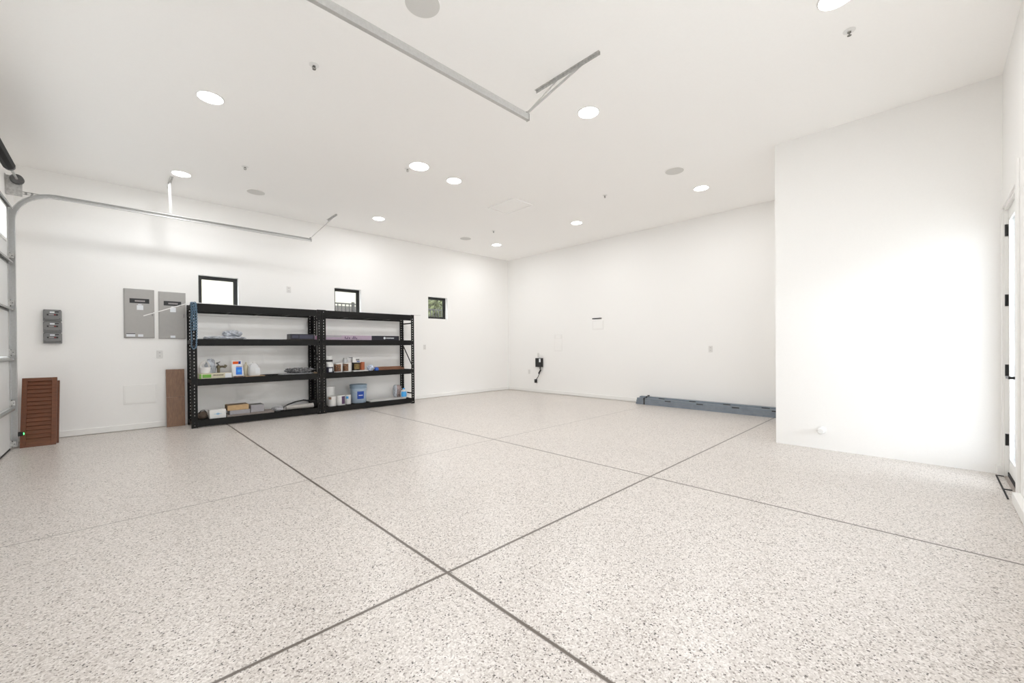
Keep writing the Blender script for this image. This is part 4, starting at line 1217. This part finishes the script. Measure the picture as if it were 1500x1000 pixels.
# bottom shelf
t = thing('white_bucket', 'tall white bucket behind the three white paint cans on the bottom shelf', 'bucket', (2.92, 8.11, Z1))
MB().lathe([(.098, .0005), (.104, .010), (.118, .330), (.118, .335)], (2.92, 8.115, Z1), 32).build('pail', 'whitecan', t, True)
MB().lathe([(.123, .335), (.123, .358), (.116, .362)], (2.92, 8.115, Z1), 32).build('lid', 'white', t, True)
paint_can(2.912, 7.905, Z1, .074, .182, 'white paint can with a brown drip, leftmost of three on the bottom shelf', 'whitecan', 'brownlabel', -165, -118, z_lab=(.72, .95))
paint_can(3.078, 7.915, Z1, .084, .192, 'white paint can with a dark square label, middle of three on the bottom shelf', 'whitecan', 'purpledark', -98, -50, z_lab=(.14, .90))
paint_can(3.238, 7.965, Z1, .058, .182, 'slim pale blue white can, rightmost of three, beside the blue bucket', 'whitecan', 'skyblue', -150, -100, z_lab=(.60, .85))
t = thing('paint_bucket', 'large pale blue plastic bucket with a royal blue label on the bottom shelf', 'bucket', (3.475, 8.02, Z1))
MB().lathe([(.140, .0005), (.146, .010), (.156, .285), (.156, .290)], (3.478, 8.03, Z1), 40).build('pail', 'bluebucket', t, True)
MB().lathe([(.163, .290), (.166, .300), (.160, .316), (.160, .330), (.166, .334), (.166, .364), (.158, .368), (.150, .358), (.005, .357)], (3.478, 8.03, Z1), 40).build('lid', 'bluelid', t, True)
MB().patch([(.1505, .085), (.1560, .235)], R(-122), R(-72), (3.478, 8.03, Z1), 14).build('blue_label', 'bluelabel', t, True)
MB().patch([(.1550, .150), (.1555, .164)], R(-112), R(-82), (3.478, 8.03, Z1), 10).build('label_print', 'label', t, True)
arc = [(3.478 + .165 * math.cos(a), 8.03 - .150 * math.sin(a), Z1 + .295 - .10 * math.sin(a)) for a in [math.pi * k / 16 for k in range(17)]]
MB().tube(arc, .0022, 6).build('bail', 'tin', t, True)
t = thing('pale_board', 'flat pale board lying along the bottom shelf of the right unit', 'board', (4.05, 8.05, Z1))
MB().box(3.665, 4.46, 7.875, 8.215, Z1 + .0005, Z1 + .018, .001).build('board', 'panelwhite', t)
t = thing('grey_bag', 'upright grey and reddish bag at the right end of the bottom shelf', 'bag', (4.42, 8.13, Z1))
MB().lump(4.315, 4.475, 8.05, 8.20, Z1 + .0185, Z1 + .285, .10, 4, 71).build('bag', 'greyredbag', t, True)
MB().lump(4.300, 4.380, 8.06, 8.21, Z1 + .0185, Z1 + .285, .10, 4, 72).build('clear_side', 'wrap', t, True)
t = thing('water_jug', 'clear and bright blue plastic jug at the right end of the bottom shelf', 'jug', (4.455, 7.95, Z1))
MB().lathe([(.060, .0185), (.068, .026), (.072, .115), (.058, .165), (.026, .190), (.022, .196)], (4.450, 7.960, Z1), 24).build('body', 'translucent', t, True)
MB().lathe([(.026, .196), (.026, .216), (.020, .218)], (4.450, 7.960, Z1), 16).build('cap', 'skyblue', t, True)
MB().patch([(.0735, .040), (.0745, .115), (.0665, .150)], R(-165), R(-70), (4.450, 7.960, Z1), 14).build('blue_label', 'skyblue', t, True)

# ================================================================== OUTSIDE
struct(MB().box(XG - WT - 1.1, XG - WT, YR - 1.0, YL + 1.0, 3.10, 3.24), 'added_sun_blocker', 'trim')  # unseen overhang added to keep sun out of the garage door windows
struct(MB().box(-14, 22, -14, 24, -0.30, -0.125), 'ground', 'ground')
t = thing('neighbour_house', 'cream stucco house wall seen through the small windows', 'building', (2.5, 12.5, -0.125))
MB().box(-3.0, 5.55, 12.4, 15, -0.125, 4.6).build('wall', 'outwall', t)
MB().box(-3.3, 5.85, 12.1, 15.3, 4.6, 4.75).build('roof', 'blockwall', t)
t = thing('block_wall', 'grey brown block wall behind the iron fence outside', 'garden wall', (4, 11.2, -0.125))
MB().box(3.75, 5.2, 11.2, 11.4, -0.125, 2.36).build('masonry', 'blockwall', t)
t = thing('iron_fence', 'dark iron picket fence seen through the small windows', 'fence', (6, 10.5, -0.125))
fy = 10.5
MB().box(3.2, 11.0, fy - .018, fy + .018, 2.335, 2.365).build('top_rail', 'fence', t)
MB().box(3.2, 11.0, fy - .018, fy + .018, 1.20, 1.23).build('bottom_rail', 'fence', t)
k = 0
x = 3.25
while x < 10.9:
    big = (k % 18 == 12)
    r_ = .03 if big else .0095
    MB().box(x - r_, x + r_, fy - r_, fy + r_, -0.125 if big else 1.10, 2.40 if big else 2.335).build('post' if big else 'picket', 'fence', t)
    x += 0.098; k += 1

def shrub(x, y, h, r, label, seed):
    rnd = random.Random(seed)
    t = thing('tree', label, 'tree', (x, y, -0.125), 'trees beyond the iron fence')
    MB().tube([(x, y, -0.125), (x + .05, y, h * .4), (x - .03, y + .04, h * .75)], [.07, .05, .02], 8).build('trunk', 'bark', t, True)
    m = MB()
    for k in range(4200):
        a, b = rnd.uniform(0, 2 * math.pi), math.acos(rnd.uniform(-1, 1))
        q = rnd.uniform(.35, 1.0) ** .5
        c = Vector((x + r * q * math.sin(b) * math.cos(a), y + r * q * math.sin(b) * math.sin(a), h * .62 + h * .42 * q * math.cos(b)))
        n_ = Vector((rnd.uniform(-1, 1), rnd.uniform(-1, 1), rnd.uniform(-1, 1))).normalized()
        u = n_.orthogonal().normalized(); w_ = n_.cross(u)
        s_ = rnd.uniform(.05, .11)
        vs = [m.bm.verts.new(c + u * s_), m.bm.verts.new(c + w_ * s_ * .5), m.bm.verts.new(c - u * s_), m.bm.verts.new(c - w_ * s_ * .5)]
        m.bm.faces.new(vs)
    m.build('foliage', 'leaf', t)
shrub(7.35, 11.9, 3.4, 0.95, 'olive green tree right behind the fence, seen through the small end window', 1)
shrub(9.6, 13.4, 3.6, 1.1, 'olive green tree further along the fence beyond the end window', 2)
shrub(12.4, 15.6, 3.9, 1.3, 'olive green tree far behind the fence beyond the end window', 3)
t = thing('hedge', 'dense dark olive hedge behind the trees beyond the end window', 'hedge', (11, 17.5, -0.125))
rnd = random.Random(9)
m = MB()
m.lump(6.2, 16.5, 17.2, 18.6, -0.125, 3.2, .12, 5, 90)
for k in range(3500):
    c = Vector((rnd.uniform(6.2, 16.5), rnd.uniform(17.0, 17.6), rnd.uniform(0.2, 3.5)))
    n_ = Vector((rnd.uniform(-1, 1), rnd.uniform(-1, 1), rnd.uniform(-1, 1))).normalized()
    u = n_.orthogonal().normalized(); w_ = n_.cross(u); s_ = rnd.uniform(.08, .16)
    m.bm.faces.new([m.bm.verts.new(c + u * s_), m.bm.verts.new(c + w_ * s_ * .5), m.bm.verts.new(c - u * s_), m.bm.verts.new(c - w_ * s_ * .5)])
m.build('foliage', 'leaf', t)
struct(MB().box(6.05, 6.25, -4.6, YR - 0.13, -0.12, 3.2), 'wall_added_backdrop', 'blockwall')  # added dark wall, dims what shows through the door glass
